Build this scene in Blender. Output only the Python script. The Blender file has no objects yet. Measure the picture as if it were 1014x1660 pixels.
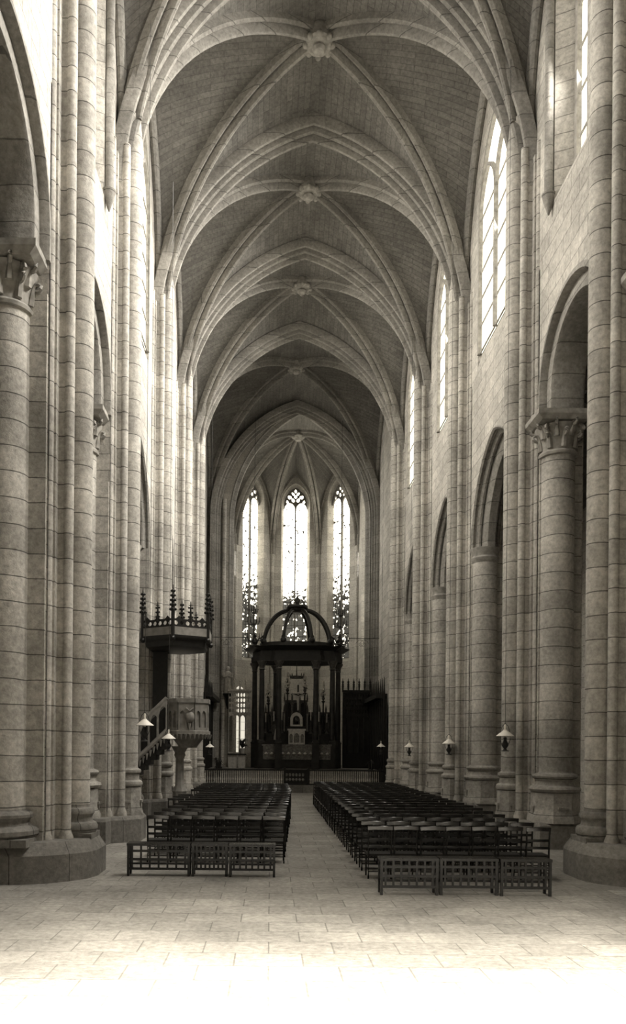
import bpy, bmesh, math, random
from mathutils import Vector, Matrix
PI = math.pi
SC = bpy.context.scene
COL = SC.collection
rnd = random.Random(7)

# ------------------------------------------------------------------ camera
F = 1250.0                      # focal length in pixels of the 1014x1660 frame
EYE = 2.5
cam_d = bpy.data.cameras.new('camera'); cam = bpy.data.objects.new('camera', cam_d); COL.objects.link(cam)
cam_d.sensor_fit = 'AUTO'; cam_d.sensor_width = 36.0
cam_d.lens = F / 1660.0 * 36.0
cam_d.shift_x = (507 - 438) / 1660.0
cam_d.shift_y = (1211 - 830) / 1660.0
cam_d.clip_start = .1; cam_d.clip_end = 300
cam.location = (0, 0, EYE)
cam.rotation_euler = (Matrix.Rotation(PI/2, 3, 'X') @ Matrix.Rotation(math.radians(.5), 3, 'Z')).to_euler()
SC.camera = cam

# ------------------------------------------------------------------ materials
def new_mat(name):
    m = bpy.data.materials.new(name); m.use_nodes = True
    nt = m.node_tree; nt.nodes.clear()
    out = nt.nodes.new('ShaderNodeOutputMaterial')
    b = nt.nodes.new('ShaderNodeBsdfPrincipled')
    nt.links.new(b.outputs[0], out.inputs[0])
    return m, nt, b
def N(nt, t, **kw):
    n = nt.nodes.new(t)
    for k, v in kw.items():
        if k in n.inputs: n.inputs[k].default_value = v
        else: setattr(n, k, v)
    return n
def rgb(c): return (c[0], c[1], c[2], 1)
def mul(c, k): return (c[0]*k, c[1]*k, c[2]*k)
TINT = (1.0, .955, .875)
def grey(v): return (v*TINT[0], v*TINT[1], v*TINT[2])

def stone(name, base, row, width, mortar, joint, coord='pos', bump=.35, stain=.45, grain=10.0):
    """Coursed masonry: joints follow the height (or the UVs of a web)."""
    m, nt, b = new_mat(name)
    L = nt.links.new
    if coord == 'pos':
        g = N(nt, 'ShaderNodeNewGeometry'); sep = N(nt, 'ShaderNodeSeparateXYZ'); L(g.outputs['Position'], sep.inputs[0])
        ad = N(nt, 'ShaderNodeMath', operation='ADD'); L(sep.outputs[0], ad.inputs[0]); L(sep.outputs[1], ad.inputs[1])
        wob = N(nt, 'ShaderNodeTexNoise', Scale=.9); L(g.outputs['Position'], wob.inputs['Vector'])
        ws = N(nt, 'ShaderNodeMath', operation='MULTIPLY_ADD'); ws.inputs[1].default_value = .10; L(wob.outputs[0], ws.inputs[0]); L(sep.outputs[2], ws.inputs[2])
        cb = N(nt, 'ShaderNodeCombineXYZ'); L(ad.outputs[0], cb.inputs[0]); L(ws.outputs[0], cb.inputs[1])
        vec, pos = cb.outputs[0], g.outputs['Position']
    elif coord == 'floor':
        g = N(nt, 'ShaderNodeNewGeometry'); vec = pos = g.outputs['Position']
    else:
        tc = N(nt, 'ShaderNodeTexCoord'); g = N(nt, 'ShaderNodeNewGeometry')
        vec, pos = tc.outputs['UV'], g.outputs['Position']
    br = N(nt, 'ShaderNodeTexBrick', Scale=1.0)
    br.inputs['Mortar Size'].default_value = mortar; br.inputs['Mortar Smooth'].default_value = .3
    br.inputs['Brick Width'].default_value = width; br.inputs['Row Height'].default_value = row
    br.inputs['Color1'].default_value = rgb(mul(base, 1.08)); br.inputs['Color2'].default_value = rgb(mul(base, .84))
    br.inputs['Mortar'].default_value = rgb(mul(base, joint))
    L(vec, br.inputs['Vector'])
    n1 = N(nt, 'ShaderNodeTexNoise', Scale=.55, Detail=5.0, Roughness=.62); L(pos, n1.inputs['Vector'])
    r1 = N(nt, 'ShaderNodeMapRange'); r1.inputs['From Min'].default_value = .3; r1.inputs['From Max'].default_value = .72
    r1.inputs['To Min'].default_value = 1 - stain; r1.inputs['To Max'].default_value = 1.12; L(n1.outputs[0], r1.inputs[0])
    n2 = N(nt, 'ShaderNodeTexNoise', Scale=grain, Detail=6.0, Roughness=.7); L(pos, n2.inputs['Vector'])
    r2 = N(nt, 'ShaderNodeMapRange'); r2.inputs['From Min'].default_value = .3; r2.inputs['From Max'].default_value = .7
    r2.inputs['To Min'].default_value = .66; r2.inputs['To Max'].default_value = 1.24; L(n2.outputs[0], r2.inputs[0])
    mm = N(nt, 'ShaderNodeMath', operation='MULTIPLY'); L(r1.outputs[0], mm.inputs[0]); L(r2.outputs[0], mm.inputs[1])
    vm = N(nt, 'ShaderNodeVectorMath', operation='SCALE'); L(br.outputs['Color'], vm.inputs[0]); L(mm.outputs[0], vm.inputs['Scale'])
    L(vm.outputs[0], b.inputs['Base Color'])
    b.inputs['Roughness'].default_value = .88; b.inputs['Specular IOR Level'].default_value = .2
    bm_ = N(nt, 'ShaderNodeBump', Strength=min(1, bump*1.6), Distance=.03)
    hh = N(nt, 'ShaderNodeMath', operation='MULTIPLY_ADD'); hh.inputs[1].default_value = -1.5; L(br.outputs['Fac'], hh.inputs[0]); L(n2.outputs[0], hh.inputs[2])
    L(hh.outputs[0], bm_.inputs['Height']); L(bm_.outputs[0], b.inputs['Normal'])
    return m
def plain(name, c, rough=.6, spec=.4, noise=.25, scale=8.0, metal=0.0, bump=.1):
    m, nt, b = new_mat(name); L = nt.links.new
    g = N(nt, 'ShaderNodeNewGeometry')
    n = N(nt, 'ShaderNodeTexNoise', Scale=scale, Detail=4.0); L(g.outputs['Position'], n.inputs['Vector'])
    r = N(nt, 'ShaderNodeValToRGB'); r.color_ramp.elements[0].position = .3; r.color_ramp.elements[1].position = .7
    r.color_ramp.elements[0].color = rgb(mul(c, 1 - noise)); r.color_ramp.elements[1].color = rgb(mul(c, 1 + noise))
    L(n.outputs[0], r.inputs[0]); L(r.outputs[0], b.inputs['Base Color'])
    b.inputs['Roughness'].default_value = rough; b.inputs['Specular IOR Level'].default_value = spec; b.inputs['Metallic'].default_value = metal
    if bump:
        bp = N(nt, 'ShaderNodeBump', Strength=bump, Distance=.01); L(n.outputs[0], bp.inputs['Height']); L(bp.outputs[0], b.inputs['Normal'])
    return m
def glass_lit(name, strength, figures=0.0, z0=0.0, z1=1.0, col=(1.0, .93, .76), lead=.2):
    """Daylit leaded glass: quarry lines, and dark painted figures between z0 and z1."""
    m = bpy.data.materials.new(name); m.use_nodes = True; nt = m.node_tree; nt.nodes.clear(); L = nt.links.new
    out = N(nt, 'ShaderNodeOutputMaterial'); em = N(nt, 'ShaderNodeEmission')
    tc = N(nt, 'ShaderNodeTexCoord'); uv = tc.outputs['UV']
    br = N(nt, 'ShaderNodeTexBrick', Scale=1.0); br.offset = 0
    br.inputs['Mortar Size'].default_value = .018; br.inputs['Brick Width'].default_value = .45; br.inputs['Row Height'].default_value = .62
    br.inputs['Color1'].default_value = (1, 1, 1, 1); br.inputs['Color2'].default_value = (.86, .86, .86, 1); br.inputs['Mortar'].default_value = (lead, lead, lead, 1)
    L(uv, br.inputs['Vector'])
    col_out = br.outputs['Color']
    if figures:
        n = N(nt, 'ShaderNodeTexNoise', Scale=2.6, Detail=4.0, Roughness=.6, Distortion=.8); L(uv, n.inputs['Vector'])
        v = N(nt, 'ShaderNodeTexVoronoi', Scale=5.0); L(uv, v.inputs['Vector'])
        a = N(nt, 'ShaderNodeMath', operation='MULTIPLY_ADD'); a.inputs[1].default_value = .35; L(v.outputs['Distance'], a.inputs[0]); L(n.outputs[0], a.inputs[2])
        sp = N(nt, 'ShaderNodeSeparateXYZ'); L(uv, sp.inputs[0])
        mz = N(nt, 'ShaderNodeMapRange'); mz.inputs['From Min'].default_value = z0; mz.inputs['From Max'].default_value = z1
        mz.inputs['To Min'].default_value = figures; mz.inputs['To Max'].default_value = -.12; L(sp.outputs[1], mz.inputs[0])
        s = N(nt, 'ShaderNodeMath', operation='ADD'); L(a.outputs[0], s.inputs[0]); L(mz.outputs[0], s.inputs[1])
        rr = N(nt, 'ShaderNodeValToRGB'); rr.color_ramp.elements[0].position = .66; rr.color_ramp.elements[1].position = .74
        rr.color_ramp.elements[0].color = (1, 1, 1, 1); rr.color_ramp.elements[1].color = (.015, .015, .015, 1); L(s.outputs[0], rr.inputs[0])
        mx = N(nt, 'ShaderNodeVectorMath', operation='MULTIPLY'); L(br.outputs['Color'], mx.inputs[0]); L(rr.outputs[0], mx.inputs[1])
        col_out = mx.outputs[0]
    m2 = N(nt, 'ShaderNodeVectorMath', operation='MULTIPLY'); m2.inputs[1].default_value = col; L(col_out, m2.inputs[0])
    L(m2.outputs[0], em.inputs['Color']); em.inputs['Strength'].default_value = strength
    L(em.outputs[0], out.inputs[0])
    return m

M_pier = stone('pier_stone', grey(.56), .47, 60.0, .012, .32, stain=.5)
M_rib = stone('rib_stone', grey(.31), .60, 60.0, .012, .5, stain=.35)
M_wall = stone('wall_ashlar', grey(.55), .42, .95, .012, .55, stain=.32, bump=.5)
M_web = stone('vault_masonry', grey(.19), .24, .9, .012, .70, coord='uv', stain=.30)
M_base = stone('base_stone', grey(.30), .9, 1.4, .012, .4, stain=.55)
M_ped = stone('pedestal_stone', grey(.46), .9, 60.0, .012, .4, stain=.5)
M_floor = stone('floor_slabs', grey(.36), .55, .8, .010, .62, coord='floor', stain=.40)
M_apse = stone('apse_stone', grey(.50), .5, .9, .010, .6, stain=.25)
M_carved = plain('carved_stone', grey(.30), .85, .2, .3, 6.0, bump=.4)
M_pale = plain('pale_pulpit_stone', grey(.24), .7, .3, .25, 5.0)
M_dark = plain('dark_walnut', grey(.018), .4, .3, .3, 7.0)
M_chair = plain('chair_beech', grey(.014), .26, .35, .35, 6.0)
M_top = plain('glossy_rail_wood', grey(.03), .2, .6, .3, 6.0)  # paler and glossier than chair_beech
M_rush = plain('rush_seat', grey(.020), .7, .3, .4, 30.0, bump=.3)
M_iron = plain('black_iron', grey(.02), .5, .5, .2, 9.0)
M_gilt = plain('tarnished_gilding', grey(.08), .4, .5, .4, 14.0, metal=.5)
M_marble = plain('dark_marble', grey(.025), .35, .3, .5, 3.0)
M_cloth = plain('altar_cloth', grey(.16), .85, .2, .45, 12.0)
M_white = plain('white_enamel', grey(.86), .45, .4, .03, 9.0, bump=0)
M_wax = plain('candle_wax', grey(.7), .5, .3, .05, 9.0, bump=0)
M_flower = plain('pale_petals', grey(.75), .8, .2, .3, 25.0)
M_leaf = plain('dark_leaves', grey(.03), .6, .3, .4, 20.0)
M_statue = plain('statue_stone', grey(.45), .7, .3, .2, 9.0)
M_lead = plain('tracery_stone', grey(.16), .85, .2, .2, 6.0)
M_rail = plain('rail_balusters', grey(.6), .6, .3, .3, 12.0)
M_glass = glass_lit('clerestory_glass', 3.0, lead=.7)
M_glass_low = glass_lit('low_window_glass', .9, lead=.4)  # glow of the added panel behind the left screen
M_glass_ap = glass_lit('apse_glass', 6.5, figures=.16, z0=13.0, z1=16.5)
M_glass_c = glass_lit('apse_glass_centre', 9.0, figures=.16, z0=13.5, z1=15.0)

# ------------------------------------------------------------------ mesh builder
class MB:
    def __init__(s): s.v = []; s.f = []; s.uv = {}
    def add(s, vs, fs, uvs=None):
        o = len(s.v); s.v += [tuple(p) for p in vs]; s.f += [tuple(i + o for i in f) for f in fs]
        if uvs:
            for i, u in enumerate(uvs): s.uv[o + i] = u
        return s
    def box(s, x0, x1, y0, y1, z0, z1, mat=None):
        vs = [(x0,y0,z0),(x1,y0,z0),(x1,y1,z0),(x0,y1,z0),(x0,y0,z1),(x1,y0,z1),(x1,y1,z1),(x0,y1,z1)]
        if mat is not None: vs = [mat @ Vector(p) for p in vs]
        return s.add(vs, [(0,3,2,1),(4,5,6,7),(0,1,5,4),(1,2,6,5),(2,3,7,6),(3,0,4,7)])
    def prism(s, poly, z0, z1, top=None):
        n = len(poly); top = top or poly
        vs = [(p[0], p[1], z0) for p in poly] + [(p[0], p[1], z1) for p in top]
        return s.add(vs, [tuple(range(n))[::-1], tuple(range(n, 2*n))] + [(i, (i+1) % n, n + (i+1) % n, n + i) for i in range(n)])
    def lathe(s, prof, cx=0, cy=0, seg=20, rot=0.0, sx=1.0, sy=1.0):
        n = len(prof); vs = []
        for k in range(seg):
            a = rot + 2*PI*k/seg
            for r, z in prof: vs.append((cx + sx*r*math.cos(a), cy + sy*r*math.sin(a), z))
        fs = []
        for k in range(seg):
            k2 = (k+1) % seg
            for i in range(n-1): fs.append((k*n+i, k2*n+i, k2*n+i+1, k*n+i+1))
        fs.append(tuple(k*n for k in range(seg))[::-1]); fs.append(tuple(k*n+n-1 for k in range(seg)))
        return s.add(vs, fs)
    def grid(s, rows, uvs=None):
        n = len(rows[0]); vs = [p for r in rows for p in r]
        fs = [(i*n+j, i*n+j+1, (i+1)*n+j+1, (i+1)*n+j) for i in range(len(rows)-1) for j in range(n-1)]
        return s.add(vs, fs, [u for r in uvs for u in r] if uvs else None)
    def sweep(s, path, prof, lat, inside, closed_prof=True, cap=True):
        """prof = (lateral, inward) pairs; lat = lateral vector; inside = a point the inward side faces."""
        lat = Vector(lat).normalized(); P = [Vector(p) for p in path]; n = len(P); m = len(prof); vs = []
        for i in range(n):
            t0 = (P[i] - P[i-1]).normalized() if i > 0 else (P[1] - P[0]).normalized()
            t1 = (P[i+1] - P[i]).normalized() if i < n-1 else t0
            n0 = lat.cross(t0); n1 = lat.cross(t1)
            ins = Vector(inside) - P[i]
            if n0.dot(ins) < 0: n0 = -n0
            if n1.dot(ins) < 0: n1 = -n1
            nn = (n0 + n1)
            nn = nn.normalized() if nn.length > 1e-6 else n0
            nn = nn / max(.35, nn.dot(n0))
            for u, r in prof: vs.append(P[i] + lat*u + nn*r)
        fs = []
        for i in range(n-1):
            for j in range(m if closed_prof else m-1):
                j2 = (j+1) % m
                fs.append((i*m+j, i*m+j2, (i+1)*m+j2, (i+1)*m+j))
        if cap and closed_prof: fs += [tuple(range(m)), tuple((n-1)*m + j for j in range(m))[::-1]]
        return s.add(vs, fs)
    def tube(s, pts, r, seg=8):
        P = [Vector(p) for p in pts]; n = len(P); vs = []; fs = []
        rr = r if isinstance(r, (list, tuple)) else [r]*n
        up = Vector((0, 0, 1))
        for i in range(n):
            t = (P[min(i+1, n-1)] - P[max(i-1, 0)]).normalized()
            a = t.cross(up)
            if a.length < 1e-3: a = t.cross(Vector((0, 1, 0)))
            a.normalize(); b = a.cross(t)
            for k in range(seg):
                an = 2*PI*k/seg; vs.append(P[i] + (a*math.cos(an) + b*math.sin(an))*rr[i])
        for i in range(n-1):
            for k in range(seg):
                k2 = (k+1) % seg; fs.append((i*seg+k, i*seg+k2, (i+1)*seg+k2, (i+1)*seg+k))
        fs += [tuple(range(seg))[::-1], tuple((n-1)*seg + k for k in range(seg))]
        return s.add(vs, fs)
    def ball(s, c, r, seg=12, sz=1.0):
        return s.lathe([(max(1e-4, r*math.sin(PI*i/8)), c[2] - r*sz*math.cos(PI*i/8)) for i in range(9)], c[0], c[1], seg)
    def plate(s, outer, holes, th, M):
        """Flat plate with holes, outline in (u, v), thickness th, placed by matrix M (u -> x, v -> z)."""
        cu = bpy.data.curves.new('outline', 'CURVE'); cu.dimensions = '2D'; cu.fill_mode = 'BOTH'; cu.extrude = th/2
        for pts in [outer] + list(holes):
            sp = cu.splines.new('POLY'); sp.points.add(len(pts)-1); sp.use_cyclic_u = True
            for i, p in enumerate(pts): sp.points[i].co = (p[0], p[1], 0, 1)
        o = bpy.data.objects.new('outline', cu); COL.objects.link(o)
        dg = bpy.context.evaluated_depsgraph_get()
        me = bpy.data.meshes.new_from_object(o.evaluated_get(dg))
        Mx = M @ Matrix.Rotation(PI/2, 4, 'X')
        s.add([Mx @ v.co for v in me.vertices], [tuple(p.vertices) for p in me.polygons])
        bpy.data.objects.remove(o); bpy.data.curves.remove(cu); bpy.data.meshes.remove(me)
        return s
    def build(s, name, mat, parent=None, loc=None, smooth=35, **props):
        me = bpy.data.meshes.new(name); me.from_pydata(s.v, [], s.f)
        if s.uv:
            ul = me.uv_layers.new(name='UVMap')
            for lp in me.loops: ul.data[lp.index].uv = s.uv.get(lp.vertex_index, (0, 0))
        bm = bmesh.new(); bm.from_mesh(me)
        bmesh.ops.remove_doubles(bm, verts=bm.verts, dist=1e-5)
        bmesh.ops.recalc_face_normals(bm, faces=bm.faces); bm.to_mesh(me); bm.free()
        if smooth:
            me.polygons.foreach_set('use_smooth', [True]*len(me.polygons)); me.set_sharp_from_angle(angle=math.radians(smooth))
        me.materials.append(mat)
        o = bpy.data.objects.new(name, me); COL.objects.link(o)
        if parent: o.parent = parent
        if loc is not None: o.location = loc
        for k, v in props.items(): o[k] = v
        return o
def thing(name, label, cat, loc=(0,0,0), rz=0.0, group=None):
    o = bpy.data.objects.new(name, None); COL.objects.link(o); o.location = loc; o.rotation_euler = (0, 0, rz)
    o['label'] = label; o['category'] = cat
    if group: o['group'] = group
    return o
def struct(o, label, cat=None):
    o['kind'] = 'structure'; o['label'] = label; o['category'] = cat or o.name.split('_')[0].split('.')[0]; return o
def copy_tree(o, parent=None):
    c = o.copy(); COL.objects.link(c)
    if parent: c.parent = parent
    for ch in [x for x in o.children]: copy_tree(ch, c)
    return c

# ------------------------------------------------------------------ layout of the nave
XC = 1.325                                  # nave axis
D_SHAFT, D_WALL, D_BACK, D_OUT = 5.125, 5.525, 6.675, 11.2
PY = [15.2, 20.7, 27.4, 34.0, 40.6]
Y_CH = 50.0                                 # chancel arch
SPRING, HALF, C_T = 17.3, 5.4, 2.0
SIDE = {'left': -1, 'right': 1}

def half_arch(a, h, n=20, z0=0.0, stilt=0.0):
    """(u, z) from (a, z0) up to (0, z0+stilt+h): pointed arc of half span a and rise h."""
    c = (h*h - a*a) / (2*a); R = a + c; pts = []
    if stilt > 0: pts.append((a, z0))
    th = math.atan2(h, c)
    for i in range(n+1):
        t = th*i/n
        pts.append((R*math.cos(t) - c, z0 + stilt + R*math.sin(t)))
    pts[-1] = (0.0, z0 + stilt + h)
    return pts
def full_arch(a, h, n=16, z0=0.0, stilt=0.0):
    hp = half_arch(a, h, n, z0, stilt)
    return [(-u, z) for u, z in hp] + [(u, z) for u, z in hp[::-1][1:]]
def round_arch(a, n=28, z0=0.0, stilt=0.0):
    p = [(-a*math.cos(PI*i/n), z0 + stilt + a*math.sin(PI*i/n)) for i in range(n+1)]
    return [(-a, z0)] + p + [(a, z0)]
def resample(pts, n):
    P = [Vector(p) for p in pts]; L = [0]
    for i in range(1, len(P)): L.append(L[-1] + (P[i] - P[i-1]).length)
    out = []; j = 0
    for k in range(n+1):
        t = L[-1]*k/n
        while j < len(P)-2 and L[j+1] < t: j += 1
        d = L[j+1] - L[j]; out.append(P[j].lerp(P[j+1], (t - L[j])/d if d > 1e-9 else 0))
    return out, L[-1]

PROF_T = [(-.48,-.25),(-.48,.02),(-.44,.09),(-.37,.11),(-.33,.06),(-.33,-.04),(-.27,-.04),(-.27,.12),(-.25,.20),(-.19,.25),(-.14,.22),(-.13,.10),(-.09,.10),(-.08,.30),(-.05,.37),(0,.39),
          (.05,.37),(.08,.30),(.09,.10),(.13,.10),(.14,.22),(.19,.25),(.25,.20),(.27,.12),(.27,-.04),(.33,-.04),(.33,.06),(.37,.11),(.44,.09),(.48,.02),(.48,-.25)]
PROF_D = [(-.25,-.2),(-.25,.08),(-.20,.15),(-.14,.13),(-.13,.02),(-.09,.02),(-.09,.24),(-.05,.33),(0,.36),(.05,.33),(.09,.24),(.09,.02),(.13,.02),(.14,.13),(.20,.15),(.25,.08),(.25,-.2)]
PROF_S = [(-.14,-.1),(-.14,.04),(-.08,.13),(0,.16),(.08,.13),(.14,.04),(.14,-.1)]

# ------------------------------------------------------------------ vault bays
def vault_bay(y0, y1, label, xc=XC, a=HALF, hT=7.12, ribs=True, corbel=False, zk=25.05):
    ym = (y0 + y1)/2; hb = (y1 - y0)/2
    K = Vector((xc, ym, zk))
    web = MB(); n = 22; m = 8
    arcT = resample([(u, 0, z) for u, z in half_arch(a, hT, 24, SPRING)], n)[0]
    aw = hb - .12; zf = 18.6; hf = 24.35 - zf
    F_ = resample([(u, 0, z) for u, z in half_arch(aw, hf, 24, SPRING, zf - SPRING)], n)[0]
    ad = math.hypot(a, hb)
    arcD = resample([(u, 0, z) for u, z in half_arch(ad, zk - SPRING, 24, SPRING)], n)[0]
    def D(sx, sy, i):
        k = arcD[i].x/ad; return Vector((xc + sx*a*k, ym + sy*hb*k, arcD[i].z))
    for sx in (-1, 1):
        for sy in (-1, 1):
            rT, rF, uT, uF = [], [], [], []
            for i in range(n+1):
                T = Vector((xc + sx*arcT[i].x, ym + sy*hb, arcT[i].z + .12))
                W = Vector((xc + sx*(a + .12), ym + sy*F_[i].x, F_[i].z))
                d = D(sx, sy, i)
                v = i/n*10.5
                rw, uw = [], []
                for j in range(m+1):
                    s_ = j/m; p = T.lerp(d, s_); p.z += .22*4*s_*(1-s_)*(i/n)
                    rw.append(p); uw.append((s_*(T-d).length + sx*3 + sy, v))
                rT.append(rw); uT.append(uw); rw, uw = [], []
                for j in range(m+1):
                    s_ = j/m; p = W.lerp(d, s_); p.z += .22*4*s_*(1-s_)*(i/n)
                    rw.append(p); uw.append((s_*(W-d).length + sx*5 + sy*2, v))
                rF.append(rw); uF.append(uw)
            web.grid(rT, uT); web.grid(rF, uF)
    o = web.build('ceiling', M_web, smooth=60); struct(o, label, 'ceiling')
    if ribs:
        for sx, sy in ((-1,-1),(1,-1),(-1,1),(1,1)):
            i0 = 4 if (corbel and sy > 0) else 0
            pts = [D(sx, sy, i) for i in range(i0, n+1)]
            if i0 == 0: pts = [pts[0] - Vector((0, 0, 1.5))] + pts
            lat = Vector((-sy*hb, sx*a, 0)) if sx*sy > 0 else Vector((sy*hb, -sx*a, 0))
            lat = Vector((sy*hb*-1, sx*a, 0))
            mb = MB().sweep(pts, PROF_D, lat, (xc, ym, SPRING))
            mb.build('diagonal_rib', M_rib, o)
            if corbel and sy > 0:
                c = pts[0]; MB().lathe([(.02,c.z-.75),(.09,c.z-.6),(.12,c.z-.35),(.2,c.z-.15),(.27,c.z-.06),(.27,c.z+.04)], c.x, c.y, 8, PI/8).build('corbel', M_carved, o)
        for sx in (-1, 1):
            f = full_arch(aw, hf, 20, SPRING, zf - SPRING)
            MB().sweep([(xc + sx*(a + .02), ym + u, z) for u, z in f], PROF_S, (1, 0, 0), (xc + sx*a, ym, SPRING)).build('wall_rib', M_rib, o)
        kb = MB(); kb.lathe([(.05,zk-.62),(.16,zk-.60),(.22,zk-.52),(.20,zk-.44),(.36,zk-.44),(.44,zk-.36),(.44,zk-.1),(.40,zk+.05)], xc, ym, 16)
        for k in range(8):
            an = 2*PI*k/8; kb.ball((xc + .42*math.cos(an), ym + .42*math.sin(an), zk - .38), .10, 8)
        kb.build('keystone', M_carved, o)
    return o
def transverse(y, label, xc=XC, a=HALF, hT=7.12, prof=PROF_T, zs=SPRING, mat=None, foot=None):
    f = full_arch(a, hT, 26, zs)
    if foot is not None: f = [(-a, foot)] + f + [(a, foot)]
    o = MB().sweep([(xc + u, y, z) for u, z in f], prof, (0, 1, 0), (xc, y, zs)).build('trim_arch', mat or M_rib)
    return struct(o, label, 'arch')

ORD = ['first', 'second', 'third', 'fourth', 'fifth', 'sixth', 'seventh', 'eighth', 'ninth', 'tenth', 'eleventh', 'twelfth', 'thirteenth',
       'fourteenth', 'fifteenth', 'sixteenth', 'seventeenth', 'eighteenth', 'nineteenth', 'twentieth', 'twenty-first', 'twenty-second', 'twenty-third', 'twenty-fourth', 'twenty-fifth']
vault_bay(-4.0, 9.2, 'masonry rib vault over the entrance end of the nave', ribs=False)
vault_bay(9.2, PY[0], 'masonry rib vault above the nearest pair of piers, entrance side')
vault_bay(PY[0], PY[1], 'masonry rib vault whose ribs end on small corbels', corbel=True)
vault_bay(PY[1], PY[2], 'masonry rib vault with the topmost carved keystone in view', zk=24.78)
vault_bay(PY[2], PY[3], 'masonry rib vault with the second carved keystone from the top', zk=24.92)
vault_bay(PY[3], PY[4], 'masonry rib vault with the third carved keystone from the top')
vault_bay(PY[4], Y_CH, 'dark masonry rib vault just before the chancel arch')
for i, y in enumerate([9.2] + PY):
    transverse(y, 'moulded pointed transverse arch, %s from the entrance' % ORD[i])

transverse(Y_CH - .3, 'moulded pointed arch that frames the chancel arch', XC + .2, HALF - .15, foot=0.0)

# ------------------------------------------------------------------ side walls with arcade and clerestory
def P(side, d, y, z): return (XC + side*d, y, z)
def front_fill(mb, side, d, y0, y1, z0, z1, outline, closed_bottom=None):
    """Face in the plane d with an arched opening cut out; outline runs (y, z) left foot .. apex .. right foot; closed_bottom = sill height."""
    ya, yb = outline[0][0], outline[-1][0]
    q = lambda pts: mb.add([P(side, d, y, z) for y, z in pts], [tuple(range(len(pts)))])
    q([(y0, z0), (ya, z0), (ya, z1), (y0, z1)]); q([(yb, z0), (y1, z0), (y1, z1), (yb, z1)])
    for (a, b) in zip(outline[:-1], outline[1:]):
        if abs(a[0]-b[0]) < 1e-6: continue
        q([a, b, (b[0], z1), (a[0], z1)])
    if closed_bottom is not None: q([(ya, z0), (yb, z0), (yb, outline[-1][1]), (ya, outline[0][1])])
def reveal(mb, side, loops, closed):
    n = len(loops[0][1])
    for (d0, A), (d1, B) in zip(loops[:-1], loops[1:]):
        for i in range(n if closed else n-1):
            j = (i+1) % n
            mb.add([P(side, d0, *A[i]), P(side, d0, *A[j]), P(side, d1, *B[j]), P(side, d1, *B[i])], [(0, 1, 2, 3)])
PROF_G = [(-.575,-.05),(-.575,.0),(-.52,.05),(-.46,.03),(-.43,-.04),(-.40,.06),(-.34,.16),(-.28,.17),(-.26,.08),(-.22,.20),(-.20,.36),(-.12,.46),(.12,.46),(.20,.36),(.22,.20),(.26,.08),(.28,.17),(.34,.16),(.40,.06),(.43,-.04),(.46,.03),(.52,.05),(.575,0),(.575,-.05)]
PROF_R = [(-.575,-.05),(-.60,.0),(-.60,.08),(-.52,.12),(-.42,.12),(-.42,.20),(-.42,.42),(-.36,.46),(.36,.46),(.42,.42),(.42,.12),(.52,.12),(.575,.0),(.575,-.05)]
Z_SPLIT, Z_TOP = 14.9, 25.2
BAYS = [(9.2, PY[0], 'R', 11.5), (PY[0], PY[1], 'R', 11.0), (PY[1], PY[2], 'G', 9.3), (PY[2], PY[3], 'G', 9.3), (PY[3], PY[4], 'G', 9.3)]
WIN_DESC = ['nearest to the entrance', 'beyond the nearest piers', 'over the second arcade arch', 'over the third arcade arch', 'over the farthest arcade arch']
win_no = [0]
def window_pane(side, d, mid, hw, zs, zap, label, light, glass):
    win_no[0] += 1
    h = zap - zs
    rise = 1.35*hw
    f = full_arch(hw, rise, 10, zs, h - rise)
    mb = MB(); pts = [P(side, d, mid + u, z) for u, z in f]
    mb.add(pts, [tuple(range(len(pts)))], [(u + 10, z) for u, z in f])
    root = mb.build('window_%d' % win_no[0], glass, smooth=0); struct(root, label, 'window')
    fr = MB()
    fr.sweep([P(side, d - .05, mid + u, z) for u, z in f], [(-.07,-.05),(-.07,.10),(.07,.10),(.07,-.05)], (1,0,0), P(side, d, mid, zs+h/2))
    fr.box(*sorted((XC+side*(d-.12), XC+side*(d+.02))), mid-.05, mid+.05, zs, zs + h - rise*.95)
    for zz in [zs + (h-rise)*k/5 for k in range(6)]: fr.box(*sorted((XC+side*(d-.07), XC+side*(d-.03))), mid-hw, mid+hw, zz-.02, zz+.02)
    for c in (-.5, .5):
        g = full_arch(hw*.5, hw*.75, 8, zs+h-rise-.05, 0)
        fr.sweep([P(side, d - .05, mid + c*hw + u, z) for u, z in g], [(-.06,-.03),(-.06,.07),(.06,.07),(.06,-.03)], (1,0,0), P(side, d, mid + c*hw, zs+h-rise))
    fr.build('tracery', M_carved, root)
    if light:
        ld = bpy.data.lights.new('window_daylight', 'AREA'); ld.shape = 'RECTANGLE'; ld.size = 2*hw*.85; ld.size_y = h*.86; ld.energy = light
        ld.color = (1.0, .95, .86); ld.spread = math.radians(116)
        lo = bpy.data.objects.new('window_daylight', ld); COL.objects.link(lo); lo.location = P(side, d - (.25 if d > D_WALL + .3 else .12), mid, zs + h*.48)
        # keep the long side of the lamp upright
        lo.rotation_euler = (Matrix.Rotation(-side*TILT, 3, 'Y') @ Matrix(((0, 0, 1*side), (0, 1, 0), (-1*side, 0, 0)))).to_euler()
        ld.size, ld.size_y = h*.86, 2*hw*.85
L_RIGHT, L_LEFT = 1750.0, 480.0
TILT = math.radians(24)        # daylight falls inwards and down
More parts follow.
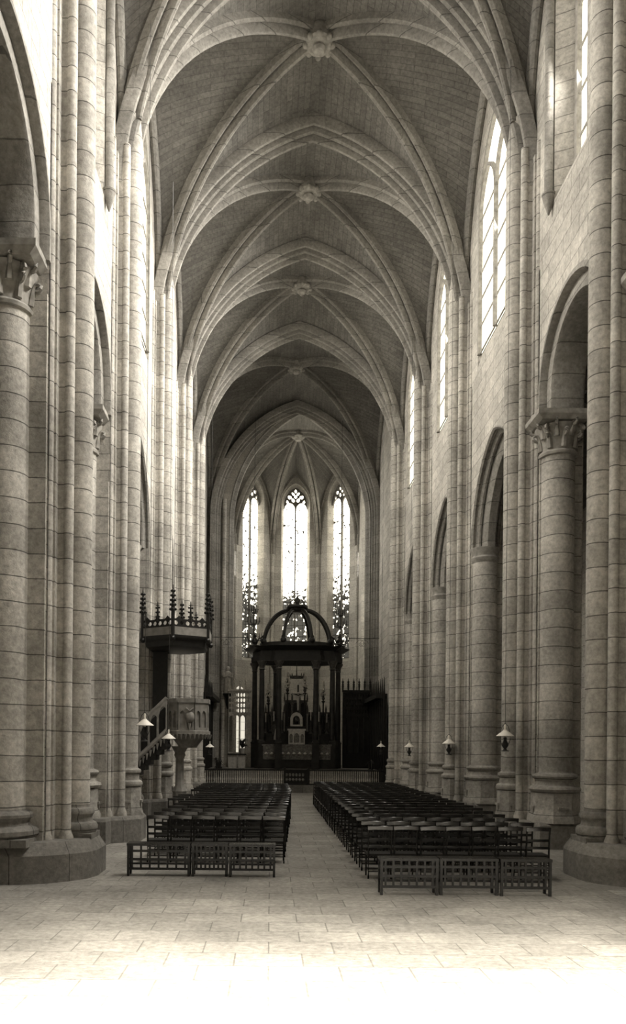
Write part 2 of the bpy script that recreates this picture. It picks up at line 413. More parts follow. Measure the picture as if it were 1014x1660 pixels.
for sname, side in SIDE.items():
    w = MB(); arches = []
    # plain stretch behind the camera, and the choir stretch beyond the last pier
    for (ya, yb) in ((-4.0, 9.2), (PY[4], Y_CH)):
        for d in (D_WALL, D_BACK): w.add([P(side, d, ya, 0), P(side, d, yb, 0), P(side, d, yb, Z_TOP), P(side, d, ya, Z_TOP)], [(0,1,2,3)])
    for bi, (ya, yb, kind, zs) in enumerate(BAYS):
        mid = (ya+yb)/2; hw = (yb-ya)/2 - .80
        if kind == 'R': arc = round_arch(hw, 26, zs, .55)
        else: arc = full_arch(hw, 3.2, 16, zs)
        out = [(mid - hw, 0)] + [(mid+u, z) for u, z in arc] + [(mid + hw, 0)]
        if kind == 'R': out = [(mid - hw, 0)] + [(mid+u, z) for u, z in arc[1:-1]] + [(mid + hw, 0)]
        front_fill(w, side, D_WALL, ya, yb, 0, Z_SPLIT, out); front_fill(w, side, D_BACK, ya, yb, 0, Z_SPLIT, out)
        reveal(w, side, [(D_WALL, out), (D_BACK, out)], False)
        arcp = [P(side, (D_WALL+D_BACK)/2, mid+u, z) for u, z in arc]
        pr = PROF_R if kind == 'R' else PROF_G
        arches.append((arcp, [(side*u, r) for u, r in pr], P(side, (D_WALL+D_BACK)/2, mid, zs), bi))
        # clerestory: splayed opening narrowing from the nave face to the glass
        hwf, hwg = [(1.0,.75),(1.0,.75),(1.85,1.8),(1.55,1.5),(1.9,1.85)][bi]
        dg = D_WALL + .55 if bi < 2 else D_WALL + .12
        zsf, zsg, zt = 15.3, (16.2 if bi < 2 else 15.7), 23.0
        A = [(mid+u, z) for u, z in full_arch(hwf, 1.3*hwf, 10, zsf, zt - zsf - 1.3*hwf)]
        B = [(mid+u, z) for u, z in full_arch(hwg, 1.35*hwg, 10, zsg, zt - .45 - zsg - 1.35*hwg)]
        if bi < 2: A = [(y, z + (.7 if z < 16 else 0)) for y, z in A]
        front_fill(w, side, D_WALL, ya, yb, Z_SPLIT, Z_TOP, A, True)
        reveal(w, side, [(D_WALL, A), (dg, B)], True)
        window_pane(side, dg - .03, mid, hwg, zsg, zt - .45, 'tall clear clerestory window in the %s-hand wall %s' % (sname, WIN_DESC[bi]),
                    (L_RIGHT if side > 0 else L_LEFT), M_glass)
    o = w.build('wall_' + sname, M_wall, smooth=20); struct(o, '%s-hand nave wall of pale ashlar above the arcade arches' % sname, 'wall')
    for arcp, pr, ins, bi in arches:
        MB().sweep(arcp, pr, (1, 0, 0), ins).build('arcade_arch', M_rib, o)
    # aisle beyond the arcade
    a = MB(); a.add([P(side, D_OUT, -4, 0), P(side, D_OUT, 62, 0), P(side, D_OUT, 62, 18), P(side, D_OUT, -4, 18)], [(0,1,2,3)])
    for y in [9.2] + PY + [47.5]:
        a.box(*sorted((XC+side*(D_OUT-.6), XC+side*D_OUT)), y-.6, y+.6, 0, 12)
    for yy in (-4.0, 62.0): a.add([P(side, D_WALL, yy, 0), P(side, D_OUT, yy, 0), P(side, D_OUT, yy, 18), P(side, D_WALL, yy, 18)], [(0,1,2,3)])
    a = a.build('wall_aisle_' + sname, M_wall, smooth=20); struct(a, 'outer wall of the dim %s-hand aisle seen through the arches' % sname, 'wall')
    v = MB(); dm = (D_BACK + D_OUT)/2; r = (D_OUT - D_BACK)/2; rows = []; us = []
    for yy in (-4, 62):
        rows.append([P(side, dm + u, yy, z) for u, z in full_arch(r, 3.4, 12, 12.2)]); us.append([(yy, i*.3) for i in range(len(rows[-1]))])
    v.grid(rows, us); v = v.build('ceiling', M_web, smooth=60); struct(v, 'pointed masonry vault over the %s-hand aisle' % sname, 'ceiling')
    for k, y in enumerate([9.2] + PY):
        MB().sweep([P(side, dm + u, y, z) for u, z in full_arch(r, 3.4, 12, 12.0)], [(-.35,-.1),(-.35,.3),(.35,.3),(.35,-.1)], (0,1,0), P(side, dm, y, 12)).build('aisle_rib', M_rib, v)

# wall shafts on corbels between the nearest piers
for sname, side in SIDE.items():
    for k, (yy, zb) in enumerate(((19.05, 16.2),)):
        mb = MB(); c = P(side, D_WALL - .10, yy, 0)
        mb.lathe([(.02,zb-.5),(.07,zb-.35),(.15,zb-.08),(.17,zb),(.13,zb+.02),(.11,zb+.1),(.11,23.5)], c[0], c[1], 14)
        o = mb.build('trim_%d' % (k + (1 if side < 0 else 2)), M_rib); struct(o, 'thin corbelled wall shaft beside the second pier on the %s' % sname, 'wall shaft')

# ------------------------------------------------------------------ clustered piers
PED = lambda r, z0, z1: [(r*1.62,z0),(r*1.62,z0+.10),(r*1.48,z0+.22),(r*1.42,z0+.26),(r*1.42,z1-.02)]
def base_mould(r, z):   # two rings with a hollow between
    return [(r*1.42,z),(r*1.48,z+.03),(r*1.52,z+.07),(r*1.46,z+.13),(r*1.20,z+.17),(r*1.14,z+.27),(r*1.20,z+.33),(r*1.32,z+.36),(r*1.36,z+.40),(r*1.30,z+.45),(r*1.05,z+.48),(r,z+.52)]
def circ(cx, cy, r, n=24, a0=0): return [(cx + r*math.cos(a0 + 2*PI*i/n), cy + r*math.sin(a0 + 2*PI*i/n)) for i in range(n)]
def capital_mesh(mb, cx, cy, zt, r, hgt):
    z0 = zt - hgt
    mb.lathe([(r,z0-.02),(r*1.13,z0),(r*1.16,z0+.06),(r*1.08,z0+.11),(r*1.0,z0+.12),(r*1.02,z0+.3),(r*1.12,z0+.5),(r*1.32,z0+.68),(r*1.36,z0+.74),(r*1.2,z0+.76)], cx, cy, 24)
    for tier, (zz, rr, nn, off) in enumerate(((z0+.16, 1.02, 8, 0), (z0+.42, 1.10, 8, .5))):
        for k in range(nn):                 # curling leaves
            an = 2*PI*(k+off)/nn; pts = []; rad = []
            for i in range(15):
                t = i/14
                if t < .55: q = (r*rr + .10*t, zz + .34*t/.55)
                else:
                    b = (t-.55)/.45*1.6*PI; q = (r*rr + .055 + .085*(1-.45*(t-.55)) - .075*math.cos(b), zz + .34 + .075*math.sin(b))
                pts.append((cx + q[0]*math.cos(an), cy + q[0]*math.sin(an), q[1])); rad.append(.075*(1-.55*t) if t < .55 else .042)
            mb.tube(pts, rad, 6)
    for sx in (-1, 1):
        for sy in (-1, 1):                  # corner volutes under the abacus
            an = math.atan2(sy, sx); pts = []
            for i in range(22):
                b = i/21*3.2*PI; q = .15*(1 - i/30)
                pts.append((cx + (r*1.28 + q*math.cos(b))*math.cos(an), cy + (r*1.28 + q*math.cos(b))*math.sin(an), z0 + .58 + q*math.sin(b)))
            mb.tube(pts, .04, 6)
def make_pier(key, caps, plinth, ped_h, cx=.87):
    """caps = capital heights for the near (-y) and far (+y) arcade column or None; local +x points away from the nave."""
    P_ = {}
    zb = .62
    mb = MB()
    mb.box(.12, .55, -.46, .46, zb, 18.0); mb.box(.30, 1.55, -.62, .62, zb, 18.0)
    mb.box(.42, 1.50, -.86, .86, zb, 9.3 if not caps[0] else 10.9)
    P_['pier_core'] = (mb, M_pier)
    s = MB(); s.lathe([(.25, ped_h + .5), (.25, 18.6), (.22, 19.2), (.15, 19.8)], 0, 0, 24); P_['main_shaft'] = (s, M_pier)
    small = []
    for sy in (-1, 1):
        for (x, y, r) in ((.11, .40, .10), (.42, .66, .085)):
            small.append(MB().lathe([(r*1.5, zb), (r*1.5, zb+.12), (r*1.2, zb+.2), (r, zb+.28), (r, 18.3)], x, sy*y, 14))
    P_['small_shaft'] = (small, M_pier)
    cols, bas, capm, ab = [], [], [], []
    for sy, zc in ((-1, caps[0]), (1, caps[1])):
        cy = sy*.86; r = .42
        zt = (zc - .98) if zc else 9.15
        cols.append(MB().lathe([(r, ped_h + .45), (r, zt)], cx, cy, 32))
        if zc:
            c = MB(); capital_mesh(c, cx, cy, zc - .22, r, .80); capm.append(c)
            a = MB(); X0, X1 = (cx - .45 if plinth == 'round' and sy > 0 and cx < 1 else cx - .72), cx + .64; Y0, Y1 = sorted((sy*.45, sy*1.46))
            a.prism([(X0+.12, Y0), (X1-.1, Y0), (X1-.1, Y1), (X0+.12, Y1)] if sy > 0 else [(X0+.12, Y0), (X1-.1, Y0), (X1-.1, Y1), (X0+.12, Y1)], zc-.24, zc-.12,
                    [(X0, Y0-.06), (X1, Y0-.06), (X1, Y1+.06), (X0, Y1+.06)])
            a.box(X0, X1, Y0-.06, Y1+.06, zc-.12, zc); ab.append(a)
        else:
            a = MB(); a.lathe([(r, 8.85), (r*1.12, 8.95), (r*1.16, 9.02), (r*1.05, 9.08), (r*1.05, 9.2), (r*1.2, 9.3), (r*1.2, 9.36)], cx, cy, 24); ab.append(a)
    P_['arcade_column'] = (cols, M_pier); P_['capital'] = (capm, M_carved); P_['impost'] = (ab, M_carved)
    if plinth == 'round':
        out = [(-.50,-.38),(-.38,-.75),(-.10,-1.05),(.28,-1.32),(.8,-1.46),(1.6,-1.46),(1.9,-1.2),(1.9,1.2),(1.6,1.46),(.8,1.46),(.28,1.32),(-.10,1.05),(-.38,.75),(-.50,.38)]
        inn = [(x*.9+.09, y*.88) for x, y in out]
        p = MB(); p.prism(out, 0, .50); p.prism(out, .50, .72, inn); P_['plinth'] = (p, M_base)
        b = MB()
        for (x, y, r) in ((0, 0, .25), (cx, -.86, .42), (cx, .86, .42)):
            b.box(x-r*1.5, x+r*1.5, y-r*1.5, y+r*1.5, .66, .80)
            b.lathe([(r*1.5,.8),(r*1.62,.86),(r*1.62,.93),(r*1.5,.99),(r*1.25,1.02),(r*1.18,1.09),(r*1.25,1.14),(r*1.36,1.17),(r*1.38,1.22),(r*1.28,1.27),(r*1.03,1.29),(r*.98,1.33),(r*.98, ped_h+.6)], x, y, 24)
        P_['shaft_base'] = (b, M_base)
    else:
        out = [(-.42,-.42),(-.1,-.78),(.25,-1.0),(.3,-1.42),(1.45,-1.42),(1.9,-.9),(1.9,.9),(1.45,1.42),(.3,1.42),(.25,1.0),(-.1,.78),(-.42,.42)]
        p = MB(); p.prism(out, 0, .58); p.prism(out, .58, .66, [(x*.95+.03, y*.95) for x, y in out]); P_['plinth'] = (p, M_base)
        b = MB()
        for (x, y, r) in ((0, 0, .25), (cx, -.86, .42), (cx, .86, .42)):
            b.lathe(PED(r, .64, ped_h), x, y, 8, PI/8)
            b.lathe(base_mould(r, ped_h), x, y, 24)
            for an in (-PI/2, PI/2, PI, 0):      # little carved sockets on the pedestal faces
                Mx = Matrix.Translation((x, y, 0)) @ Matrix.Rotation(an, 4, 'Z')
                rr = r*1.42*math.cos(PI/8)
                b.box(rr-.02, rr+.05, -.12, .12, ped_h-.42, ped_h-.36, Mx); b.box(rr-.02, rr+.035, -.07, .07, ped_h-.70, ped_h-.42, Mx); b.box(rr-.02, rr+.06, -.13, .13, ped_h-.76, ped_h-.70, Mx)
        P_['shaft_base'] = (b, M_ped)
    return P_
PIER_SPEC = {0: ((11.5, 11.0), 'round', .85), 1: ((11.0, None), 'ped', 1.42), 2: ((None, None), 'ped', 1.45), 3: ((None, None), 'ped', 1.45), 4: ((None, None), 'ped', 1.45)}
PIER_LAB = {(0,'left'): 'big clustered pier cut by the left edge, on a low round plinth', (0,'right'): 'big clustered pier cut by the right edge, on a low round plinth',
            (1,'left'): 'clustered pier just left of the pulpit stair, leafy capital half hidden', (1,'right'): 'clustered pier with a leafy capital behind the largest hanging lamp',
            (2,'left'): 'clustered pier that carries the dark pulpit canopy', (2,'right'): 'clustered pier behind the second hanging lamp on the right',
            (3,'left'): 'clustered pier rising just beyond the pulpit', (3,'right'): 'clustered pier behind the third hanging lamp on the right',
            (4,'left'): 'farthest clustered pier beyond the pulpit, next to the dark choir wall', (4,'right'): 'farthest right-hand clustered pier, next to the dark choir wall'}
for k, y in enumerate(PY):
    cache = None
    for sname, side in SIDE.items():
        caps, pl, ph = PIER_SPEC[k]
        if side < 0: caps = (caps[1], caps[0])      # the left pier is the same pier turned half round
        root = thing('clustered_pier', PIER_LAB[(k, sname)], 'pier', P(side, D_SHAFT, y, 0), 0 if side > 0 else PI)
        for nm, (mbs, mat) in make_pier(k, caps, pl, ph, .87 if side > 0 else 1.16).items():
            for mb in (mbs if isinstance(mbs, list) else [mbs]):
                if nm in ('capital', 'impost'):
                    ym_ = sum(v[1] for v in mb.v)
                    par = [c for c in root.children if c.name.startswith('arcade_column') and sum(v.co.y for v in c.data.vertices)*ym_ > 0][0]
                    mb.build(nm, mat, par)
                else: mb.build(nm, mat, root)

# ------------------------------------------------------------------ floor
fl = MB(); fl.add([(-12, -4, 0), (14, -4, 0), (14, 64, 0), (-12, 64, 0)], [(0,1,2,3)]); struct(fl.build('floor', M_floor, smooth=0), 'worn stone slab floor of the nave')
# joint strip across the aisle
# ------------------------------------------------------------------ chancel arch and apse
AX, AHW, Y_V1, Y_V2, Y_K = 1.80, 4.6, 56.9, 59.7, 55.0
w = MB()
ring = [(AX + u, z) for u, z in full_arch(AHW, 7.45, 24, 17.2)]
ring = [(AX - AHW, 0)] + ring + [(AX + AHW, 0)]
for yy in (Y_CH, Y_CH + .9):
    x0, x1 = XC - D_WALL - .1, XC + D_WALL + .1
    q = lambda pts: w.add([(x, yy, z) for x, z in pts], [tuple(range(len(pts)))])
    q([(x0, 0), (ring[0][0], 0), (ring[0][0], 26), (x0, 26)]); q([(ring[-1][0], 0), (x1, 0), (x1, 26), (ring[-1][0], 26)])
    for a, b in zip(ring[:-1], ring[1:]):
        if abs(a[0]-b[0]) > 1e-6: q([a, b, (b[0], 26), (a[0], 26)])
o = w.build('wall_chancel', M_apse, smooth=20); struct(o, 'wall around the chancel arch at the end of the nave')
PROF_C = [(-.45,-.02),(-.45,.06),(-.36,.12),(-.30,.05),(-.22,.18),(-.12,.30),(.12,.30),(.45,.2),(.45,-.02)]
MB().sweep([(x, Y_CH + .45, z) for x, z in ring], PROF_C, (0, 1, 0), (AX, Y_CH, 14)).build('arch_moulding', M_rib, o)
for sx in (-1, 1):
    for k, dx in enumerate((.45, .95)):
        r = .13; x = AX + sx*(AHW + dx - .15)
        MB().lathe([(r*1.8,0),(r*1.8,1.2),(r*1.3,1.4),(r,1.5),(r,18.5)], x, Y_CH - .12, 14).build('chancel_shaft', M_pier, o)

V = [(AX-AHW, Y_CH+.5), (AX-AHW, Y_V1), (AX-1.8, Y_V2), (AX+1.8, Y_V2), (AX+AHW, Y_V1), (AX+AHW, Y_CH+.5)]
K = Vector((AX, Y_K, 24.95)); SPA = 17.4
def teardrop(cx, cy, w, h, ang=0, n=14):
    out = []
    for i in range(n):
        t = 2*PI*i/n; x = w*math.sin(t)*(1 - .35*math.cos(t)); y = h*-math.cos(t)*-1
        ca, sa = math.cos(ang), math.sin(ang); out.append((cx + x*ca - y*sa, cy + x*sa + y*ca))
    return out
def apse_window(p0, p1, hw, zs, zap, label, glass, tr, light=0, dep=.55):
    p0 = Vector((p0[0], p0[1], 0)); p1 = Vector((p1[0], p1[1], 0)); mid = (p0+p1)/2; u = (p1-p0).normalized(); nrm = Vector((u.y, -u.x, 0))
    if nrm.dot(Vector((AX, Y_K, 0)) - mid) < 0: nrm = -nrm
    win_no[0] += 1
    rise = hw*1.5; f = full_arch(hw, rise, 12, zs, zap - zs - rise)
    c = mid - nrm*dep
    X = lambda uu, z, off=0: c + u*uu + nrm*off + Vector((0, 0, z))
    mb = MB(); mb.add([X(a, z) for a, z in f], [tuple(range(len(f)))], [(a + 7, z) for a, z in f])
    root = mb.build('window_%d' % win_no[0], glass, smooth=0); struct(root, label)
    zt = zap - rise
    M4 = Matrix(((u.x, -nrm.x, 0, 0), (u.y, -nrm.y, 0, 0), (0, 0, 1, 0), (0, 0, 0, 1))); M4 = Matrix.Translation(c + nrm*.12) @ M4
    g = MB()
    if tr:
        outer = [(-hw, zt-.25)] + [(a, z) for a, z in full_arch(hw, rise, 12, zt, 0)] + [(hw, zt-.25), (hw*.93, zt-.25)]
        # lancet heads bite into the lower edge of the plate
        low = []
        for cc in (.5, -.5):
            low += [(cc*hw + a, z) for a, z in full_arch(hw*.43, hw*.5, 6, zt-.25)][::-1]
        outer = [(-hw, zt-.25)] + [(a, z) for a, z in full_arch(hw, rise, 12, zt, 0)] + [(hw, zt-.25)] + low
        k = hw
        holes = [teardrop(0, zt+1.22*k, .10*k, .17*k), teardrop(-.22*k, zt+1.0*k, .10*k, .16*k, .6), teardrop(.22*k, zt+1.0*k, .10*k, .16*k, -.6),
                 teardrop(-.52*k, zt+.72*k, .15*k, .17*k, .8), teardrop(.52*k, zt+.72*k, .15*k, .17*k, -.8), teardrop(0, zt+.74*k, .13*k, .16*k, PI),
                 teardrop(-.22*k, zt+.47*k, .13*k, .20*k, .5), teardrop(.22*k, zt+.47*k, .13*k, .20*k, -.5), teardrop(-.70*k, zt+.32*k, .10*k, .15*k, .2), teardrop(.70*k, zt+.32*k, .10*k, .15*k, -.2)]
        g.plate(outer, holes, .14, M4)
    g.add(*[[X(-.06, zs, .05), X(.06, zs, .05), X(.06, zt, .05), X(-.06, zt, .05), X(-.05, zs, .2), X(.05, zs, .2), X(.05, zt, .2), X(-.05, zt, .2)], [(0,3,2,1),(4,5,6,7),(0,1,5,4),(1,2,6,5),(2,3,7,6),(3,0,4,7)]])
    g.build('tracery', M_lead, root)
    fr = MB()
    for zz in [zs + .9*i for i in range(int((zt - zs)/.9) + 1)]:
        fr.tube([X(-hw, zz, .06), X(hw, zz, .06)], .018, 6)
    fr.build('glazing_bar', M_iron, root)
    if light:
        ld = bpy.data.lights.new('window_daylight', 'AREA'); ld.shape = 'RECTANGLE'; ld.size = 2*hw*.8; ld.size_y = (zap-zs)*.85; ld.energy = light; ld.spread = math.radians(100)
        ld.color = (1, .97, .91)
        lo = bpy.data.objects.new('window_daylight', ld); COL.objects.link(lo); lo.location = X(0, (zs+zap)/2, .3)
        lo.rotation_euler = nrm.to_track_quat('-Z', 'Z').to_euler()
    return mid, u, nrm, [(a, z) for a, z in f], dep
facets = [(0, 1, 1.1, 'obliquely seen window in the left flank of the apse', M_glass, False, 220), (1, 2, .92, 'tall traceried stained-glass window left of the central one in the apse', M_glass_ap, True, 0),
          (2, 3, .92, 'central traceried stained-glass window of the apse above the altar canopy', M_glass_c, True, 0),
          (3, 4, .92, 'tall traceried stained-glass window right of the central one in the apse', M_glass_ap, True, 0), (4, 5, 1.1, 'obliquely seen window in the right flank of the apse', M_glass, False, 220)]
wall = MB(); web = MB(); fs = []
for (i, j, hw, lab, gl, tr, li) in facets:
    mid, u, nrm, f, dep = apse_window(V[i], V[j], hw, 9.3, 22.7, lab, gl, tr, li, .55 if tr else .25)
    L = (Vector(V[j]) - Vector(V[i])).length/2
    W = lambda uu, z, off=0: mid + u*uu + nrm*off + Vector((0, 0, z))
    e = .18; fo = full_arch(hw+e, (hw+e)*1.5, 12, 9.0, 22.95 - 9.0 - (hw+e)*1.5)
    q = lambda pts: wall.add([W(a, z) for a, z in pts], [tuple(range(len(pts)))])
    q([(-L, 0), (-hw-e, 0), (-hw-e, 26), (-L, 26)]); q([(hw+e, 0), (L, 0), (L, 26), (hw+e, 26)]); q([(-hw-e, 0), (hw+e, 0), (hw+e, 9.0), (-hw-e, 9.0)])
    for a, b in zip(fo[:-1], fo[1:]):
        if abs(a[0]-b[0]) > 1e-6: q([a, b, (b[0], 26), (a[0], 26)])
    for a in range(len(f)):
        b = (a+1) % len(f)
        wall.add([W(*fo[a]), W(*fo[b]), W(f[b][0], f[b][1], -dep), W(f[a][0], f[a][1], -dep)], [(0,1,2,3)])
    # formeret and web
    n = 18; zf = 19.6; al = L - .05
    F_ = resample([(a, 0, z) for a, z in half_arch(al, 23.7 - zf, 20, SPA, zf - SPA)], n)[0]
    for sgn, vi in ((-1, i), (1, j)):
        vv = Vector((V[vi][0], V[vi][1], 0)); ad = (vv - Vector((K.x, K.y, 0))).length
        arcD = resample([(a, 0, z) for a, z in half_arch(ad, max(K.z - SPA, ad+.01), 20, K.z - max(K.z - SPA, ad+.01))], n)[0]
        rows, uv = [], []
        for q_ in range(n+1):
            kk = arcD[q_].x/ad; d = Vector((K.x + (vv.x-K.x)*kk, K.y + (vv.y-K.y)*kk, arcD[q_].z)); ff = W(sgn*F_[q_].x, F_[q_].z)
            rows.append([ff.lerp(d, s/6) for s in range(7)]); uv.append([(s/6*(ff-d).length, q_/n*9.5) for s in range(7)])
        web.grid(rows, uv)
    fs.append(MB().sweep([W(a, z, .02) for a, z in full_arch(al, 23.7-zf, 16, SPA, zf-SPA)], [(-.12,-.05),(-.12,.12),(0,.18),(.12,.12),(.12,-.05)], nrm, mid + Vector((0,0,SPA))))
_a, _b = Vector((*V[1], 0)), Vector((*V[2], 0)); _u = (_b-_a).normalized(); _n = Vector((_u.y, -_u.x, 0))
if _n.dot(Vector((AX, Y_K, 0)) - _a) < 0: _n = -_n
_c = _a + _u*.62 + _n*.03; win_no[0] += 1; mb = MB(); f = full_arch(.72, .9, 8, 1.6, 4.6)
mb.add([_c + _u*a + Vector((0,0,z)) for a, z in f], [tuple(range(len(f)))], [(a + 3, z) for a, z in f])
lw = mb.build('window_%d' % win_no[0], M_glass_low, smooth=0); struct(lw, 'added glowing window-shaped panel behind the openwork screen left of the altar')  # added glowing panel that brightens the gap behind the left screen
MB().sweep([_c + _u*a + Vector((0,0,z)) for a, z in f], [(-.05,-.06),(-.05,.06),(.06,.06),(.06,-.06)], _n, _c + Vector((0,0,4))).build('frame', M_apse, lw)
MB().box(-.03,.03,-.03,.03,1.6,6.9, Matrix.Translation((_c.x,_c.y,0))).build('mullion', M_apse, lw)
wo = wall.build('wall_apse', M_apse, smooth=20); struct(wo, 'polygonal apse wall between and below the tall windows')
# vault half-cells against the chancel arch
n = 18; arcT = resample([(a, 0, z) for a, z in half_arch(AHW, 7.4, 20, SPA)], n)[0]
for sx, vi in ((-1, 0), (1, 5)):
    vv = Vector((V[vi][0], V[vi][1], 0)); ad = (vv - Vector((K.x, K.y, 0))).length
    arcD = resample([(a, 0, z) for a, z in half_arch(ad, max(K.z - SPA, ad+.01), 20, K.z - max(K.z - SPA, ad+.01))], n)[0]
    rows, uv = [], []
    for q_ in range(n+1):
        kk = arcD[q_].x/ad; d = Vector((K.x + (vv.x-K.x)*kk, K.y + (vv.y-K.y)*kk, arcD[q_].z)); T = Vector((AX + sx*arcT[q_].x, Y_CH+.5, arcT[q_].z + .1))
        rows.append([T.lerp(d, s/6) for s in range(7)]); uv.append([(s/6*4, q_/n*9.5) for s in range(7)])
    web.grid(rows, uv)
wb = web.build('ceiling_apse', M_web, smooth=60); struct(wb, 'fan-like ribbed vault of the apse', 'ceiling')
for m_ in fs: m_.build('wall_rib', M_rib, wb)
for vi in range(6):
    vv = Vector((V[vi][0], V[vi][1], 0)); ad = (vv - Vector((K.x, K.y, 0))).length
    pts = [Vector((K.x + (vv.x-K.x)*a/ad, K.y + (vv.y-K.y)*a/ad, z)) for a, z in half_arch(ad, max(K.z - SPA, ad+.01), 20, K.z - max(K.z - SPA, ad+.01))]
    d = (Vector((K.x, K.y, 0)) - vv).normalized()
    MB().sweep(pts, PROF_D, (-d.y, d.x, 0), (K.x, K.y, SPA)).build('rib', M_rib, wb)
    c = vv + d*.12
    MB().lathe([(.30,0),(.30,1.2),(.2,1.4),(.15,1.5),(.15,18.2)], c.x, c.y, 14).build('wall_shaft', M_apse, wo)
    for s in (-1, 1):
        e = vv + d*.05 + Vector((-d.y, d.x, 0))*s*.22; MB().lathe([(.07,1.0),(.07,18.6)], e.x, e.y, 8).build('wall_shaft', M_apse, wo)
kb = MB(); kb.lathe([(.05,K.z-.6),(.2,K.z-.58),(.26,K.z-.5),(.40,K.z-.45),(.5,K.z-.35),(.5,K.z-.05),(.4,K.z+.1)], K.x, K.y, 16); kb.build('keystone', M_carved, wb)

# west end with the open entrance behind the camera
ww = MB(); hw = 3.9
for (x0, x1, z0, z1) in ((XC-D_WALL, XC-hw, 0, 26), (XC+hw, XC+D_WALL, 0, 26), (XC-hw, XC+hw, 4.6, 26)):
    ww.add([(x0,-1.3,z0),(x1,-1.3,z0),(x1,-1.3,z1),(x0,-1.3,z1)], [(0,1,2,3)])
struct(ww.build('wall_entrance', M_wall, smooth=0), 'entrance wall of the nave behind the viewpoint')

# ------------------------------------------------------------------ chairs
def chair_parts(h=1.0, w=.47, d=.42, sh=.46):
    """A church chair facing +y (the altar); its back is on the -y side, nearest the entrance."""
    parts = []
    hw = w/2 - .018
    for sx in (-1, 1):
        parts.append(('leg', MB().tube([(sx*hw, -d/2, 0), (sx*hw, -d/2+.015, sh), (sx*hw, -d/2-.03, h-.02)], [.017, .020, .016], 8), M_chair))
        parts.append(('leg', MB().tube([(sx*hw, d/2, 0), (sx*hw, d/2, sh)], [.016, .020], 8), M_chair))
    s = MB(); s.prism([(-hw-.01,-d/2), (hw+.01,-d/2), (hw+.03,d/2+.02), (-hw-.03,d/2+.02)], sh-.03, sh+.015); parts.append(('seat', s, M_rush))
    t = MB(); n = 8
    t.sweep([(-w/2 + w*i/n, -d/2-.03 - .025*math.sin(PI*i/n), h-.03 + .012*math.sin(PI*i/n)) for i in range(n+1)], [(-.017,-.035),(-.017,.03),(-.008,.04),(.008,.04),(.017,.03),(.017,-.035)], (0,1,0), (0,0,h+5)); parts.append(('top_rail', t, M_top))
    for zz in (.62, .76):
        b = MB(); b.sweep([(-hw + 2*hw*i/6, -d/2 - .012*math.sin(PI*i/6) - .01, zz) for i in range(7)], [(-.008,-.025),(-.008,.025),(.008,.025),(.008,-.025)], (0,1,0), (0,0,5)); parts.append(('back_slat', b, M_chair))
    r = MB()
    for zz in (.14, .28):
        r.tube([(-hw, -d/2+.01, zz), (hw, -d/2+.01, zz)], .011, 6); r.tube([(-hw, d/2, zz), (hw, d/2, zz)], .011, 6)
        for sx in (-1, 1): r.tube([(sx*hw, -d/2, zz+.04), (sx*hw, d/2, zz+.04)], .011, 6)
    parts.append(('stretcher', r, M_chair))
    return parts
proto = thing('church_chair', '', 'chair')
for nm, mb, mt in chair_parts(): mb.build(nm, mt, proto)
far_mb = MB(); allp = chair_parts()
for nm, mb, mt in allp: far_mb.add(mb.v, mb.f)
far_proto = far_mb.build('church_chair', M_top)
used = [False, False]
def place_chair(x, y, rz, label, group, far):
    if far:
        o = far_proto if not used[1] else far_proto.copy()
        if used[1]: COL.objects.link(o)
        used[1] = True; o['category'] = 'chair'
    else:
        o = proto if not used[0] else copy_tree(proto)
        used[0] = True
    o.location = (x, y, 0); o.rotation_euler = (0, 0, rz); o['label'] = label; o['group'] = group
def block(rows, pitch, y0, xl, xr, side_name, from_left):
    for r in range(rows):
        y = y0 + r*pitch; a, b = xl(y), xr(y); n = int((b - a + .02)/.5)
        for k in range(n):
            x = (b - .245 - .5*k) if not from_left else (a + .245 + .5*k)
            if abs(x + 2.95) < .62 and abs(y - 25.8) < .75: continue
            place_chair(x + rnd.uniform(-.008, .008), y + rnd.uniform(-.035, .035), rnd.uniform(-.02, .02),
                        'dark wooden chair, %s from the aisle in the %s row of the %s block' % (ORD[k], ORD[r], side_name),
                        'rows of chairs, %s side' % side_name, y > 24.5)
block(17, .93, 16.8, lambda y: -2.95, lambda y: .34 + max(0, min(1, (y-17)/10))*.4, 'pulpit-side', False)
block(21, .93, 14.95, lambda y: 1.86, lambda y: 5.42, 'right-hand', True)

def low_bench(x0, x1, y, label):
    """Low kneeling bench seen from behind: open frame with a flat top."""
    root = thing('kneeling_bench', label, 'bench', ((x0+x1)/2, y, 0), group='low benches at the entrance end'); w = (x1-x0)/2
    MB().box(-w, w, -.16, .16, .585, .63).build('top', M_chair, root)
    for sx in (-1, 1):
        for sy in (-1, 1): MB().box(sx*(w-.03)-.022, sx*(w-.03)+.022, sy*.13-.022, sy*.13+.022, 0, .585).build('leg', M_chair, root)
    for k in range(7): MB().box(-w+.1+(2*w-.2)*k/6-.018, -w+.1+(2*w-.2)*k/6+.018, -.12, -.10, .12, .585).build('slat', M_chair, root)
    for zz in (.12, .30, .46): MB().box(-w+.03, w-.03, -.14, -.12, zz, zz+.045).build('rail', M_chair, root)
    MB().box(-w+.03, w-.03, .02, .13, .20, .225).build('kneeler', M_rush, root)
low_bench(-2.74, -1.52, 14.95, 'low dark kneeling bench farthest from the aisle, pulpit side')
low_bench(-1.50, -.80, 14.97, 'short low dark kneeling bench between two longer ones, pulpit side')
low_bench(-.78, .12, 14.93, 'low dark kneeling bench touching the aisle, pulpit side')
low_bench(1.88, 2.88, 13.25, 'low dark kneeling bench touching the aisle, right-hand side')
low_bench(2.90, 3.90, 13.28, 'low dark kneeling bench in the middle of the right-hand front row')
low_bench(3.92, 4.80, 13.24, 'low dark kneeling bench at the outer end of the right-hand front row')

